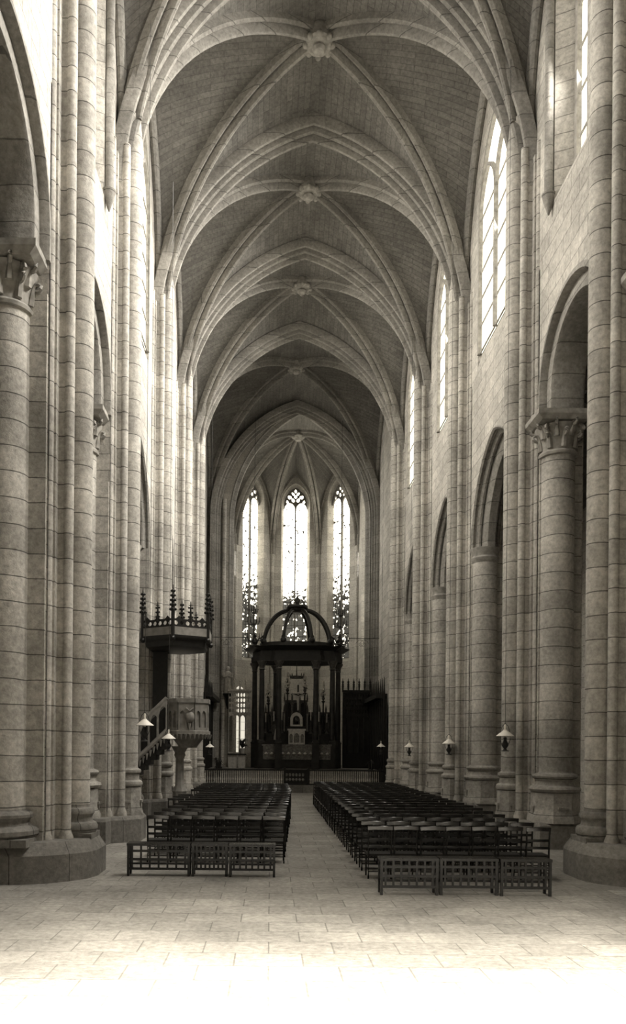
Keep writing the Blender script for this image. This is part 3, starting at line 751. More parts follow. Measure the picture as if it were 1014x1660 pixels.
# ------------------------------------------------------------------ hanging oil lamps
def lamp(x, y, z, ztop, label):
    root = thing('oil_lamp', label, 'hanging lamp', (x, y, z), group='hanging oil lamps')
    w = .225
    MB().lathe([(w,0),(w*.98,.012),(.05,.15),(.045,.17),(.04,.17),(.045,.148),(w*.95,.0)], 0, 0, 24).build('lamp_shade', M_white, root)
    MB().lathe([(.03,-.03),(.05,-.05),(.035,-.09),(.05,-.14),(.085,-.20),(.085,-.25),(.035,-.32),(.05,-.36),(.10,-.38),(.10,-.39),(.01,-.395)][::-1], 0, 0, 14).build('oil_font', M_iron, root)
    MB().lathe([(.025,-.03),(.032,.05),(.025,.2),(.024,.3)], 0, 0, 12).build('chimney', M_white, root)
    h = MB()
    for s in (-1, 1): h.tube([(s*.085,0,-.22),(s*.13,0,-.1),(s*.12,0,.12),(s*.07,0,.26),(0,0,.33)], .008, 6)
    h.build('harp', M_iron, root)
    MB().tube([(0,0,.33),(0,0,ztop - z)], .006, 5).build('wire', M_iron, root)
for (px, pz, Y, zt, lb) in ((818, 1190, 19.9, 14.5, 'white-shaded oil lamp hanging before the pier with the leafy capital, largest on the right'),
                          (727, 1203, 26.9, 14.5, 'white-shaded oil lamp, second largest of the right-hand row'),
                          (663, 1209, 33.4, 14.5, 'white-shaded oil lamp, third of the right-hand row'),
                          (617, 1209, 39.8, 14.5, 'smallest white-shaded oil lamp on the right, near the communion rail'),
                          (234, 1178, 19.0, 14.5, 'largest white-shaded oil lamp, left of the pulpit stair'),
                          (273, 1199, 24.3, 2.98, 'white-shaded oil lamp under the pulpit stair rail'),
                          (340, 1212, 39.0, 14.5, 'small white-shaded oil lamp just right of the pulpit')):
    zt = 20.3
    lamp((px-438)*Y/F, Y, EYE + (1211-pz)*Y/F, zt, lb)

# ------------------------------------------------------------------ pulpit, its stair and its canopy
pul = thing('pulpit', 'carved pulpit on a column beside the third pier, under the dark canopy', 'pulpit', (-2.75, 25.75, 0))
def ngon(r, n, a0): return [(r*math.cos(a0 + 2*PI*i/n), r*math.sin(a0 + 2*PI*i/n)) for i in range(n)]
R = .66
MB().lathe([(.30,2.45),(.36,2.55),(.5,2.72),(R+.02,2.84),(R+.12,2.90),(R+.12,3.0),(R,3.04)], 0, 0, 8, PI/8).build('corbelled_floor', M_pale, pul)
for i in range(8):
    a0 = PI/8 + i*PI/4; p0 = Vector((R*math.cos(a0), R*math.sin(a0), 0)); p1 = Vector((R*math.cos(a0+PI/4), R*math.sin(a0+PI/4), 0)); mid = (p0+p1)/2
    if mid.x < -.55 and abs(mid.y) < .3: continue         # the stair arrives here
    u = (p1-p0).normalized(); nn = mid.normalized(); L = (p1-p0).length/2
    M4 = Matrix.Translation(mid) @ Matrix(((u.x,-nn.x,0,0),(u.y,-nn.y,0,0),(0,0,1,0),(0,0,0,1)))
    pm = MB(); pm.box(-L, L, -.0, .05, 3.0, 3.95, M4)
    holes = [[(c*L*.46 + a, z) for a, z in full_arch(L*.34, L*.5, 6, 3.12, .42)] for c in (-1, 1)]
    pm.plate([(-L, 3.0), (L, 3.0), (L, 3.95), (-L, 3.95)], holes, .06, M4 @ Matrix.Translation((0, -.03, 0)))
    pn = pm.build('panel', M_pale, pul)
    MB().box(-L-.02, L+.02, -.10, .09, 3.92, 4.06, M4).build('hand_rail', M_pale, pn)
cr = MB()      # round shield with crossed ribbons on the front panel
cr.ball((.12, -R+.02, 3.45), .16, 14, 1.25); cr.tube([(0,-R-.02,3.75),(.12,-R-.08,3.65),(.24,-R-.02,3.75)], .03, 6); cr.tube([(.12,-R-.06,3.25),(.12,-R-.06,3.02)], [.05,.015], 6)
cr.build('carved_shield', M_pale, pul)
MB().lathe([(.34,0),(.34,.2),(.28,.3),(.24,.95),(.27,1.0),(.22,1.1),(.15,1.2),(.14,2.1),(.2,2.2),(.17,2.28),(.3,2.5)], -.28, .1, 8, PI/8).build('column', M_pale, pul)
st = MB()
lip = [(math.cos(a)*(R+.10), math.sin(a)*(R+.10)) for a in [PI + k*PI/16 for k in range(17)]]
for (x, y) in lip: st.tube([(x, y, 2.9), (x*.97, y*.97, 2.74)], [.05, .01], 6)
st.build('cusped_fringe', M_pale, pul)

sta = thing('pulpit_stair', 'stone stair with an arched parapet climbing to the pulpit', 'staircase', (-3.35, 25.3, 0))
ang = math.radians(44); SL = 3.6       # sloping length
du, dv = -math.cos(ang), -math.sin(ang)
def parapet(y):
    M4 = Matrix.Translation((0, y, 0)); pm = MB()
    top, bot = 4.02, 3.02
    Q = lambda s, z: (s*du, z + s*dv)
    Ltot = SL*1.0
    outer = [Q(0, bot-.12), Q(0, top), Q(Ltot, top), Q(Ltot, bot-.12)]
    holes = []; n = 9; stp = Ltot/n
    for k in range(n):
        s0, s1 = k*stp + .04, (k+1)*stp - .04; zt = top-.28; zb = bot+.08; sm = (s0+s1)/2
        h = [Q(s0, zb), Q(s0, zt)]
        for i in range(1, 6):
            t = i/6; s = s0 + (s1-s0)*t; h.append((s*du, zt + sm*dv + (s-sm)*dv*(1-abs(2*t-1)*0) + .17*math.sin(PI*t)))
        h += [Q(s1, zt), Q(s1, zb)]
        holes.append(h)
    pm.plate(outer, holes, .10, M4)
    return pm
parapet(-.42).build('parapet', M_pale, sta); MB().plate([(0, 2.9), (0, 4.02), (SL*du, 4.02 + SL*dv), (SL*du, 2.9 + SL*dv)], [], .08, Matrix.Translation((0, .42, 0))).build('shade_dark_parapet', M_dark, sta)  # far parapet is solid and dark to imitate shade behind the openings
for y in (-.42, .42):
    hr = MB(); hr.tube([(0, y, 4.05), (SL*du, y, 4.05 + SL*dv)], .07, 8); hr.tube([(0, y-.01, 2.98), (SL*du, y-.01, 2.98 + SL*dv)], .07, 8); hr.build('hand_rail', M_pale, sta)
fr = MB()
for k in range(22):
    s = .1 + k*.155; fr.tube([(s*du, -.44, 2.88 + s*dv), (s*du, -.45, 2.66 + s*dv)], [.055, .012], 6)
fr.build('cusped_fringe', M_pale, sta)
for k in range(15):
    x = du*SL*k/15; MB().box(x + du*SL/15 - .02, x, -.40, .40, max(.0, 2.55 + dv*SL*(k+1)/15), 2.96 + dv*SL*(k+1)/15 + .1).build('step', M_dark, sta)  # steps coloured dark to imitate the shade inside the stair

can = thing('pulpit_canopy', 'dark pinnacled sounding board projecting over the pulpit', 'canopy', (-3.2, 26.3, 0))
RC = 1.25
MB().lathe([(.2,5.72),(RC-.25,5.74),(RC-.12,5.80),(RC-.1,5.95),(RC,6.02),(RC+.03,6.10),(RC+.03,6.14)], 0, 0, 6, PI/6).build('sounding_board', M_dark, can)
for i in range(6):
    a0 = PI/6 + i*PI/3; p0 = Vector((RC*math.cos(a0), RC*math.sin(a0), 0)); p1 = Vector((RC*math.cos(a0+PI/3), RC*math.sin(a0+PI/3), 0)); mid = (p0+p1)/2
    u = (p1-p0).normalized(); nn = mid.normalized(); L = (p1-p0).length/2
    M4 = Matrix.Translation(mid) @ Matrix(((u.x,-nn.x,0,0),(u.y,-nn.y,0,0),(0,0,1,0),(0,0,0,1)))
    MB().box(-L, L, -.03, .03, 6.14, 6.40, M4).build('fascia', M_pale, can)
    holes = [[(-L + (k+.5)*2*L/6 + .075*math.cos(t*PI/4), 6.53 + .075*math.sin(t*PI/4)) for t in range(8)] for k in range(6)]
    top = [(-L, 6.40), (L, 6.40)]
    for k in range(12, -1, -1): top.append((-L + 2*L*k/12, 6.66 + (.10 if k % 4 == 2 else 0)))
    MB().plate(top, holes, .04, M4).build('cresting', M_dark, can)
    for (px, hh) in ((0, .75),):       # crocketed gable finial on each side
        g = MB(); g.tube([M4 @ Vector((0,0,6.6)), M4 @ Vector((0,0,7.25))], [.05,.012], 6)
        for zz in (6.75, 6.9, 7.05):
            for s in (-1, 1): g.ball(M4 @ Vector((s*.06, 0, zz)), .035, 6)
        g.box(-.07, .07, -.01, .01, 7.12, 7.14, M4)
        g.build('finial', M_dark, can)
    g = MB(); q = p0*1.0
    g.tube([q + Vector((0,0,6.05)), q + Vector((0,0,6.9))], .06, 6); g.tube([q + Vector((0,0,6.9)), q + Vector((0,0,7.75))], [.075,.010], 6)
    for zz in (6.95, 7.1, 7.25, 7.4, 7.55):
        for k in range(4): g.ball(q + Vector((.075*(8.1-zz)*math.cos(k*PI/2), .075*(8.1-zz)*math.sin(k*PI/2), zz)), .045, 6)
    g.ball(q + Vector((0,0,6.02)), .09, 8)
    g.build('pinnacle', M_dark, can)
MB().box(-.85, -.35, .15, .22, 3.5, 5.75).build('backboard', M_dark, can)

# ------------------------------------------------------------------ communion rail
YR = 42.6
rail = thing('communion_rail', 'low balustrade with pale balusters closing off the choir', 'altar rail', (1.1, YR, 0))
X0, X1 = -3.75-1.1, 6.05-1.1
MB().box(X0, X1, -.3, .6, 0, .42).build('step', M_base, rail)
MB().box(X0, X1, -.09, .09, 1.20, 1.28).build('top_rail', M_dark, rail)
MB().box(X0, X1, -.08, .08, .42, .50).build('bottom_rail', M_dark, rail)
nb = 84
for i in range(nb):
    x = X0 + .07 + (X1-X0-.14)*i/(nb-1)
    if abs(x - .35) < .62: continue
    MB().lathe([(.028,.50),(.028,.56),(.018,.6),(.034,.72),(.018,.88),(.022,1.05),(.03,1.14),(.03,1.2)], x, 0, 8).build('baluster', M_rail, rail)
for x in (X0, -.30, 1.0, X1): MB().box(x-.06, x+.06, -.08, .08, .42, 1.36).build('post', M_dark, rail)
holes = []
for k in range(6):
    for zz in (.72, .98): holes.append([(-.19 + .18*k + .07*math.cos(t*PI/5), zz + .09*math.sin(t*PI/5)) for t in range(10)])
MB().plate([(-.28,.5),(.98,.5),(.98,1.2),(-.28,1.2)], holes, .04, Matrix()).build('gate', M_dark, rail)

# sanctuary steps
pl = MB()
for k, (y, z) in enumerate(((44.5, .3), (45.2, .6), (45.9, .9), (46.6, 1.2))): pl.box(XC-D_WALL+.02, XC+D_WALL-.02, y, 63, z-.3, z)
struct(pl.build('trim_platform', M_base, smooth=0), 'stepped stone platform of the sanctuary', 'platform')
ZP = 1.2

# ------------------------------------------------------------------ baldachin over the high altar
BX, BY = 1.60, 48.2
bal = thing('baldachin', 'dark columned altar canopy crowned by an open ribbed dome', 'altar canopy', (BX, BY, ZP))
colpos = [(-1.12,-1.55), (1.12,-1.55), (-2.15,-1.15), (2.15,-1.15), (-2.62,.35), (2.62,.35), (-1.3,1.5), (1.3,1.5)]
HC = 6.55
for (x, y) in colpos:
    r = .17
    c = MB().lathe([(r,1.75),(r*1.02,3.2),(r*.86,HC-.55)], x, y, 16).build('column', M_marble, bal)
    c = c
    MB().lathe([(r*1.7,0),(r*1.7,1.5),(r*1.9,1.52),(r*1.9,1.6),(r*1.35,1.64),(r*1.4,1.7),(r*1.05,1.76)], x, y, 4, PI/4).build('pedestal', M_marble, c)
    MB().lathe([(r*.86,HC-.55),(r*1.2,HC-.5),(r*.95,HC-.44),(r*1.15,HC-.25),(r*1.75,HC-.08),(r*1.8,HC)], x, y, 10).build('capital', M_gilt, c)
outl = [(-1.5,-1.85),(1.5,-1.85),(1.75,-1.55),(2.45,-1.55),(2.6,-.9),(3.05,-.2),(3.0,.8),(1.7,1.9),(-1.7,1.9),(-3.0,.8),(-3.05,-.2),(-2.6,-.9),(-2.45,-1.55),(-1.75,-1.55)]
sc_ = lambda k, kk=None: [(x*k, y*(kk or k)) for x, y in outl]
inner = [(x*.78, y*.78) for x, y in outl]
def ringprism(mb, o0, i0, z0, z1, o1=None):
    n = len(o0); o1 = o1 or o0
    vs = [(*p, z0) for p in o0] + [(*p, z0) for p in i0] + [(*p, z1) for p in o1] + [(*p, z1) for p in i0]
    fs_ = []
    for i in range(n):
        j = (i+1) % n; fs_ += [(i, j, 2*n+j, 2*n+i), (n+i, n+j, 3*n+j, 3*n+i), (i, j, n+j, n+i), (2*n+i, 2*n+j, 3*n+j, 3*n+i)]
    mb.add(vs, fs_)
en = MB(); ringprism(en, sc_(.93), inner, HC, HC+.32); ringprism(en, sc_(.90), inner, HC+.32, HC+.62); ringprism(en, sc_(.94), inner, HC+.62, HC+.86, sc_(1.08)); en.build('entablature', M_dark, bal)
en2 = MB(); ringprism(en2, [(2.35*math.cos(2*PI*i/32), 1.6*math.sin(2*PI*i/32)) for i in range(32)], [(2.05*math.cos(2*PI*i/32), 1.35*math.sin(2*PI*i/32)) for i in range(32)], HC+.86, HC+1.18); en2.build('attic_ring', M_marble, bal)
for sx in (-1, 1):
    MB().lathe([(.34,HC+.86),(.34,HC+1.0),(.12,HC+1.05),(.2,HC+1.2),(.24,HC+1.35),(.1,HC+1.5),(.14,HC+1.6),(.03,HC+1.75)], sx*2.62, -.6, 10).build('urn', M_marble, bal)
ZR = HC+1.15; ZTOP = 9.95-.1
for k in range(8):
    an = PI/8 + k*PI/4; ex, ey = 2.25*math.cos(an)/math.cos(PI/8)*.92, 1.5*math.sin(an); pts = []
    for i in range(15):
        t = i/14; q = PI/2*t
        rr = .22 + .78*math.cos(q)
        pts.append((ex*rr, ey*rr, ZR + (ZTOP-ZR)*math.sin(q)**1.12))
    dr = MB().tube(pts, [.10]*15, 7).build('dome_rib', M_dark, bal)
    b = MB(); b.ball((pts[0][0], pts[0][1], ZR+.12), .20, 10); b.tube([(pts[0][0]*1.02, pts[0][1], ZR+.1), (pts[0][0]*1.10, pts[0][1], ZR+.3), (pts[0][0]*1.0, pts[0][1], ZR+.45)], .07, 6); b.build('scroll', M_dark, dr)
MB().lathe([(.42,ZTOP-.12),(.55,ZTOP-.05),(.6,ZTOP+.08),(.7,ZTOP+.14),(.68,ZTOP+.26),(.5,ZTOP+.3)], 0, 0, 12).build('crown', M_dark, bal)
fz = ZTOP+.28; f_ = MB(); f_.lathe([(.3,fz),(.12,fz+.12),(.2,fz+.28),(.22,fz+.4),(.08,fz+.52),(.05,fz+.6)], 0, 0, 12); f_.box(-.03,.03,-.03,.03,fz+.55,fz+.95); f_.box(-.13,.13,-.03,.03,fz+.74,fz+.80)
for s in (-1, 1): f_.tube([(s*.5,0,fz),(s*.42,0,fz+.25),(s*.22,0,fz+.42)], .05, 6)
f_.build('finial', M_gilt, bal)

# altar and what stands on it
alt = thing('high_altar', 'altar table under the canopy with a patterned frontal', 'altar', (BX, BY-.9, ZP))
MB().box(-2.05, 2.05, -.45, .45, 0, 1.38).build('altar_body', M_marble, alt)
MB().box(-2.12, 2.12, -.52, .5, 1.38, 1.48).build('altar_top', M_cloth, alt)
fro = MB(); fro.box(-2.05, 2.05, -.50, -.45, .55, 1.38); fro.build('frontal', M_cloth, alt)
for k in range(12):
    c = MB(); x = -1.85 + k*3.7/11; c.lathe([(.02,.8),(.12,.9),(.02,1.0)], x, -.52, 8); c.build('rosette', M_statue, alt)
MB().box(-2.6, 2.6, .35, .75, 0, 1.75).build('gradine', M_marble, alt)
MB().box(-2.3, 2.3, .55, .95, 1.75, 2.15).build('upper_gradine', M_marble, alt)
tab = thing('tabernacle', 'pale panelled tabernacle in the middle of the altar', 'tabernacle', (BX, BY-.75, ZP+1.48))
MB().box(-.48, .48, -.18, .2, 0, .85).build('body', M_cloth, tab)
MB().plate([(-.5,0),(.5,0),(.5,.85),(-.5,.85)], [[(a, z) for a, z in full_arch(.17, .25, 8, .1, .35)], [(a-.34, z) for a, z in full_arch(.1, .15, 6, .1, .4)], [(a+.34, z) for a, z in full_arch(.1, .15, 6, .1, .4)]], .06, Matrix.Translation((0,-.22,0))).build('arcaded_front', M_statue, tab)
MB().box(-.56, .56, -.27, .25, .85, .95).build('cornice', M_statue, tab)
exp = thing('exposition_niche', 'small arched niche raised above the tabernacle', 'niche', (BX, BY-.3, ZP+2.15))
MB().box(-.6, .6, -.1, .3, -.1, .45).build('base', M_dark, exp)
MB().plate([(-.38,.45),(.38,.45)] + [(a, z) for a, z in full_arch(.38, .42, 8, .45, .45)][::-1], [[(a, z) for a, z in full_arch(.22, .26, 8, .55, .3)]], .14, Matrix.Translation((0,-.08,0))).build('arch', M_statue, exp)
MB().ball((0,-.1,.85), .12, 10).build('disc', M_gilt, exp)
sta2 = thing('crucifix', 'pale crucifix standing above the altar niche', 'crucifix', (BX+.1, BY, ZP+3.3))
c = MB(); c.box(-.05,.05,-.03,.03,-.4,1.9); c.box(-.45,.45,-.03,.03,1.25,1.35); c.build('cross', M_dark, sta2)
c = MB(); c.tube([(0,-.08,.3),(0,-.08,.75),(0,-.1,.95)], [.05,.07,.09], 8); c.tube([(0,-.1,.9),(0,-.1,1.2)], [.08,.11], 8); c.ball((0,-.12,1.36), .09, 10)
for s in (-1, 1): c.tube([(s*.08,-.1,1.2),(s*.24,-.07,1.27),(s*.42,-.05,1.32)], [.045,.035,.025], 6)
c.build('figure', M_statue, sta2)
hc = thing('hanging_crown', 'small crown-shaped tester hung inside the altar canopy', 'crown', (BX, BY, ZP+5.6))
c = MB(); ringprism(c, circ(0,0,.42,16), circ(0,0,.36,16), 0, .14); c.build('band', M_gilt, hc)
for k in range(8):
    a = k*PI/4; MB().tube([(.4*math.cos(a),.4*math.sin(a),.1),(.42*math.cos(a),.42*math.sin(a),.32)], [.05,.012], 6).build('spike', M_gilt, hc)
MB().tube([(0,0,.0),(0,0,1.0)], .02, 6).build('rod', M_iron, hc)

def candlestick(x, y, z, h, label, grp):
    r = thing('candlestick', label, 'candlestick', (x, y, z), group=grp)
    MB().lathe([(.13,0),(.13,.04),(.06,.1),(.03,.18),(.05,.28),(.025,.36),(.03,h*.5),(.07,h*.55),(.02,h*.56)], 0, 0, 12).build('stem', M_gilt, r)
    MB().lathe([(.024,h*.55),(.022,h),(.005,h+.01)], 0, 0, 8).build('candle', M_wax, r)
for k, x in enumerate((-1.9, -1.4, -.9, .9, 1.4, 1.9)):
    candlestick(BX+x, BY-.15, ZP+2.15, 1.25 + .12*(2-abs(abs(x)-.9)*2), 'gilt altar candlestick, %s from the left on the altar shelf' % ORD[k], 'altar candlesticks')
def bouquet(x, y, z, h, w, label, mat=None):
    r = thing('bouquet', label, 'flowers', (x, y, z), group='bouquets around the altar')
    MB().lathe([(.07,0),(.05,.04),(.11,.16),(.06,.3),(.09,.34)], 0, 0, 12).build('vase', M_gilt, r)
    pm = MB()
    for k in range(46):
        t = rnd.random(); a = rnd.random()*2*PI; q = w*(1-t**1.5)*rnd.uniform(.3, 1)
        pm.ball((q*math.cos(a), q*math.sin(a)*.6, .36 + h*t), rnd.uniform(.04, .07), 6)
    pm.build('petals', mat or M_flower, r)
    lf = MB()
    for k in range(14):
        a = rnd.random()*2*PI; t = rnd.random(); q = w*1.1*(1-t)
        lf.tube([(0,0,.3),(q*.6*math.cos(a),q*.4*math.sin(a),.3+h*t*.6),(q*1.2*math.cos(a),q*.8*math.sin(a),.2+h*t*.9)], [.012,.03,.005], 5)
    lf.build('leaves', M_leaf, r)
for (px, py, Y, lb) in ((465, 1123, BY+.15, 'tall white bouquet left of the altar crucifix'), (493, 1123, BY+.15, 'tall white bouquet right of the altar crucifix'),
                       (523, 1136, BY+.6, 'white bouquet between the two right-hand canopy columns'), (512, 1132, BY+.3, 'smaller white bouquet nearer the centre than the right one'),
                       (434, 1140, BY+.6, 'dull bouquet beside the left front canopy column')):
    X = (px-438)*Y/F; Z = EYE + (1211-py)*Y/F
    s = thing('pedestal', 'slim dark stand under the ' + lb, 'flower stand', (X, Y, ZP)); MB().lathe([(.16,0),(.16,.1),(.06,.2),(.05,Z-ZP-.1),(.13,Z-ZP-.03),(.13,Z-ZP)], 0, 0, 10).build('stem', M_dark, s)
    bouquet(X, Y, Z, .9, .17, lb)
for k, x in enumerate((-1.62, 1.62)):
    s = thing('kneeling_angel', 'small carved angel kneeling on the altar shelf, %s of the tabernacle' % ('left', 'right')[k], 'statue', (BX+x*.75, BY-.45, ZP+1.75))
    c = MB(); c.lathe([(.2,0),(.19,.2),(.14,.4),(.1,.6),(.07,.7),(.04,.74)], 0, 0, 12); c.ball((0,-.02,.82), .08, 10)
    sg = 1 if x < 0 else -1
    c.tube([(0,-.08,.6),(sg*.14,-.14,.5),(sg*.2,-.1,.62)], [.045,.04,.03], 6); c.build('body', M_statue, s)
    c = MB(); c.prism([(-.03-sg*.1,.06),(-.0-sg*.1,.06),(-sg*.32,.12),(-sg*.3,.10)], .3, .95); c.build('wing', M_gilt, s)

ret = thing('retable', 'dark carved retable with rows of small niches behind the altar', 'retable', (BX, BY+.95, ZP))
MB().box(-2.3, 2.3, 0, .35, 0, 2.3).build('base', M_dark, ret)
for (xa, xb, za, zb) in ((-2.3, -.75, 2.3, 3.55), (.75, 2.3, 2.3, 3.55), (-.72, .72, 2.3, 4.3)):
    n = 4 if xb-xa > 1.5 else 3; w = (xb-xa)/n; hs = []
    for k in range(n):
        c = xa + (k+.5)*w; hs.append([(c + a, z) for a, z in full_arch(w*.36, w*.5, 6, za+.12, zb-za-.25-w*.5)])
    MB().box(xa, xb, .12, .30, za, zb).build('back_panel', M_marble, ret)
    MB().plate([(xa,za),(xb,za),(xb,zb),(xa,zb)], hs, .12, Matrix.Translation((0,0,0))).build('niche_row', M_gilt, ret)
    for k in range(n):
        c = xa + (k+.5)*w; f = MB().lathe([(.11,za+.12),(.10,za+.4),(.07,za+.62),(.09,za+.72),(.03,za+.80)], c, .04, 8); f.ball((c,.04,za+.88), .065, 8); f.build('figurine', M_gilt, ret)
    for k in range(n+1):
        MB().tube([(xa+k*w,0,zb-.1),(xa+k*w,0,zb+.12),(xa+k*w,0,zb+.48)], [.05,.06,.008], 6).build('pinnacle', M_gilt, ret)

# ------------------------------------------------------------------ choir furniture
def chandelier(x, y, z, tiers, label):
    r = thing('chandelier', label, 'chandelier', (x, y, z), group='choir chandeliers')
    MB().tube([(0,0,-.3),(0,0,2.0)], .03, 6).build('stem', M_iron, r)
    MB().tube([(0,0,2.0),(0,0,13.5)], .012, 5).build('chain', M_iron, r)
    for ti, (zz, rad, n) in enumerate(tiers):
        for k in range(n):
            a = 2*PI*k/n; ca, sa = math.cos(a), math.sin(a)
            arm = MB().tube([(0,0,zz),(rad*.4*ca,rad*.4*sa,zz-.14),(rad*.8*ca,rad*.8*sa,zz-.10),(rad*ca,rad*sa,zz+.06)], .022, 6)
            arm.lathe([(.01,zz+.05),(.06,zz+.08),(.05,zz+.1),(.02,zz+.1),(.02,zz+.32),(.005,zz+.33)], rad*ca, rad*sa, 6)
            arm.build('arm', M_iron, r)
    MB().lathe([(.01,-.5),(.1,-.4),(.05,-.3),(.12,-.18),(.03,-.05)], 0, 0, 10).build('pendant', M_iron, r)
T3 = [(0, .50, 8), (1.0, .36, 6), (1.7, .26, 6)]
for (px, py, lb) in ((409, 1036, 'black many-armed chandelier before the left apse window'), (550, 1040, 'black many-armed chandelier before the right apse window')):
    Y = 50.2 - 3.2; chandelier((px-438)*Y/F, Y, EYE + (1211-py)*Y/F, T3, lb)

def screen(x0, x1, y, z0, label, cols, mat):
    r = thing('choir_screen', label, 'screen', ((x0+x1)/2, y, z0)); w = (x1-x0)/2
    MB().box(-w, w, -.12, .12, 0, .85).build('dado', mat, r)
    if mat is M_dark: MB().box(-w, w, .10, .14, .85, 4.85).build('back_panel', M_marble, r)  # dark sheet added to stand for the shaded wall behind this screen
    n = cols; holes = []; st_ = 2*w/n
    for k in range(n):
        c = -w + (k+.5)*st_
        holes.append([(c + a, z) for a, z in full_arch(st_*.40, st_*.6, 6, .95, 2.15)])
        for row, zz in enumerate((3.62, 3.95, 4.28, 4.62)):
            for q in (-1, 1):
                cc = c + q*st_*.25
                holes.append([(cc + st_*.19*math.cos(t*PI/4), zz + .13*math.sin(t*PI/4)) for t in range(8)])
    MB().plate([(-w,.85),(w,.85),(w,4.85),(-w,4.85)], holes, .08, Matrix()).build('tracery_panel', mat, r)
    MB().box(-w-.05, w+.05, -.12, .12, 4.85, 4.98).build('cornice', mat, r)
    for k in range(n+1):
        x = -w + k*st_; p = MB().tube([(x,0,4.98),(x,0,5.25),(x,0,5.75)], [.05,.07,.01], 6)
        for zz in (5.2, 5.35, 5.5): p.ball((x, 0, zz), .075, 6)
        p.build('pinnacle', mat, r)
screen(-2.7, -1.25, 49.4, ZP, 'openwork gothic screen left of the altar canopy', 4, M_rail)
screen(4.6, 6.35, 49.4, ZP, 'dark openwork gothic screen right of the altar canopy', 5, M_dark)

def stalls(x, y0, y1, side, label):
    r = thing('choir_stalls', label, 'choir stalls', (x, (y0+y1)/2, 0)); L = (y1-y0)/2
    MB().box(*sorted((0, side*.12)), -L, L, 0, 5.4).build('back_panel', M_dark, r)
    MB().box(*sorted((0, -side*.55)), -L, L, .4, .5).build('seat', M_dark, r)
    n = int(2*L/.7)
    for k in range(n+1):
        y = -L + 2*L*k/n
        MB().box(*sorted((0, -side*.5)), y-.03, y+.03, 0, 1.15).build('armrest', M_dark, r)
        MB().tube([(-side*.06,y,1.2),(-side*.06,y,5.4),(-side*.06,y,6.5)], [.05,.07,.01], 6).build('colonnette', M_dark, r)
    MB().box(*sorted((side*.12, -side*.5)), -L, L, 5.3, 5.55).build('cornice', M_dark, r)
stalls(XC-D_WALL+.45, 43.2, 49.3, -1, 'dark carved choir stalls against the left choir wall')
stalls(XC+D_WALL-.45, 43.2, 49.3, 1, 'dark carved choir stalls against the right choir wall')

def plant(x, y, z, h, label):
    r = thing('potted_plant', label, 'plant', (x, y, z), group='potted plants in the choir')
    MB().lathe([(.14,0),(.2,.3),(.22,.3),(.22,.34),(.18,.34)], 0, 0, 14).build('pot', M_statue, r)
    lf = MB()
    for k in range(26):
        a = rnd.random()*2*PI; t = rnd.uniform(.3, 1); q = rnd.uniform(.15, .45)
        lf.tube([(0,0,.3),(q*.4*math.cos(a),q*.4*math.sin(a),.3+h*t),(q*math.cos(a),q*math.sin(a),.3+h*t*.85)], [.012,.045,.006], 5)
    lf.build('foliage', M_leaf, r)
def pedestal(px, py0, py1, Y, wpx, label):
    X = (px-438)*Y/F; z1 = EYE + (1211-py0)*Y/F; z0 = EYE + (1211-py1)*Y/F; w = wpx/2*Y/F
    r = thing('credence_table', label, 'table', (X, Y, max(0, z0)))
    h = z1 - max(0, z0)
    MB().box(-w*1.25, w*1.25, -.3, .3, h-.08, h).build('tabletop', M_dark, r); MB().box(-w, w, -.22, .22, 0, h-.08).build('body', M_statue, r)
    return X, Y, z1
X, Y_, z1 = pedestal(377, 1222, 1246, 46.9, 13, 'pale block-shaped side table left of the altar')
X, Y_, z1 = pedestal(392, 1222, 1246, 47.3, 11, 'duller block-shaped side table closest to the altar'); plant(X, Y_, z1, .6, 'dark leafy potted plant on the side table closest to the altar')
plant((354-438)*43.6/F, 43.6, 0, 1.6, 'tall dark potted plant by the left choir stalls'); plant((601-438)*43.6/F, 43.6, 0, 1.6, 'tall dark potted plant by the right choir stalls')
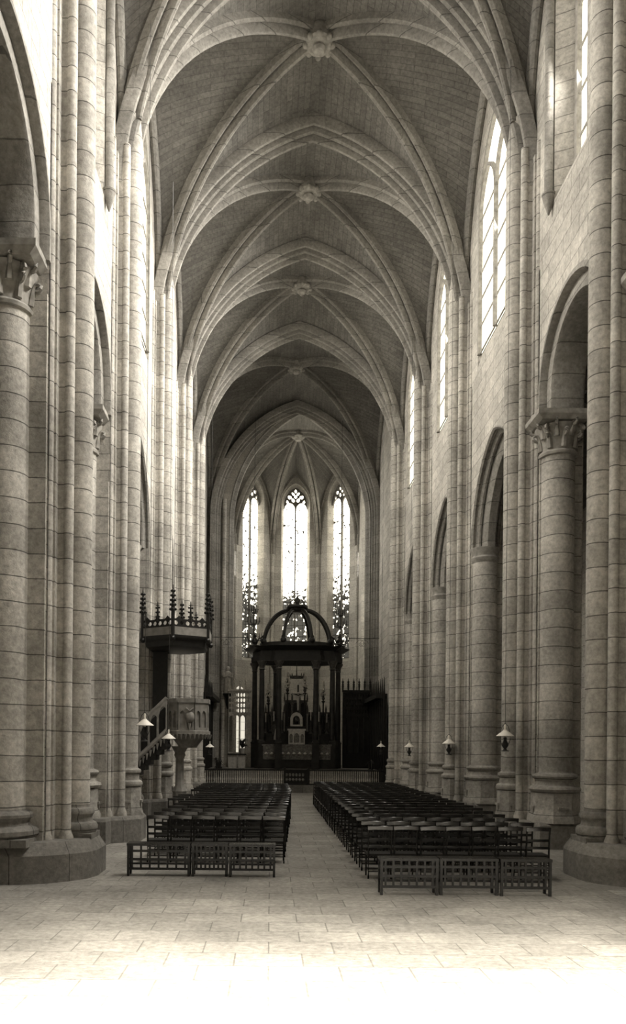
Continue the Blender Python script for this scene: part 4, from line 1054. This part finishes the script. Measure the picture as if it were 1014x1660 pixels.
# pale statue on a bracket at the left chancel pier
s = thing('bracket_statue', 'pale draped statue on a dark bracket left of the altar canopy', 'statue', ((368-438)*49.65/F, 49.65, EYE + (1211-1125)*49.65/F))
MB().lathe([(.05,-1.0),(.12,-.7),(.16,-.3),(.3,-.08),(.34,0)], 0, 0, 10).build('bracket', M_dark, s)
c = MB(); c.lathe([(.22,0),(.24,.3),(.18,.8),(.24,1.15),(.22,1.35),(.08,1.45),(.07,1.5)], 0, 0, 14, 0, 1, .8); c.ball((0,0,1.62), .13, 12, 1.2)
for sg in (-1, 1): c.tube([(sg*.22,0,1.32),(sg*.27,-.08,1.05),(sg*.05,-.22,1.1)], [.07,.06,.045], 8)
c.build('figure', M_statue, s)
# iron tie rods across the apse mouth
for k, (xa, xb) in enumerate(((XC-D_WALL, BX-3.1), (BX+3.1, XC+D_WALL))):
    t = thing('tie_rod', 'thin iron tie rod with scroll brackets, %s of the canopy' % ('left', 'right')[k], 'rod', ((xa+xb)/2, 49.0, 9.45), group='tie rods')
    w = (xb-xa)/2; MB().tube([(-w,0,0),(w,0,0)], .022, 6).build('rod', M_iron, t)
    sc2 = MB()
    for sx in (-1, 1):
        sc2.tube([(sx*.1 + .3*(1-i/14)*math.cos(i/14*3*PI)*sx, 0, -.35 + .3*(1-i/14)*math.sin(i/14*3*PI)) for i in range(15)], .012, 5)
    sc2.build('scroll', M_iron, t)

# ------------------------------------------------------------------ light
def area(name, loc, size, energy, direction, spread=180, color=(1, .97, .91)):
    ld = bpy.data.lights.new(name, 'AREA'); ld.shape = 'RECTANGLE'; ld.size, ld.size_y = size; ld.energy = energy; ld.color = color; ld.spread = math.radians(spread)
    lo = bpy.data.objects.new(name, ld); COL.objects.link(lo); lo.location = loc
    lo.rotation_euler = Vector(direction).to_track_quat('-Z', 'Y').to_euler(); return lo
area('entrance_daylight', (XC, -1.1, 4.35), (9.5, .8), 1900, (0, 1, -.60), 31, (1, .93, .80))  # added lamp behind the camera, aimed down to brighten the nearest floor
wd = bpy.data.worlds.new('world'); SC.world = wd; wd.use_nodes = True
wd.node_tree.nodes['Background'].inputs[0].default_value = (1, .95, .85, 1); wd.node_tree.nodes['Background'].inputs[1].default_value = .02

SC.view_settings.view_transform = 'Standard'; SC.view_settings.look = 'None'; SC.view_settings.gamma = 1.0; SC.view_settings.use_curve_mapping = False
SC.view_settings.exposure = 0.0
cy = SC.cycles
cy.max_bounces = 8; cy.diffuse_bounces = 6; cy.glossy_bounces = 2; cy.caustics_reflective = False; cy.caustics_refractive = False
cy.use_denoising = True; cy.sample_clamp_indirect = 8.0
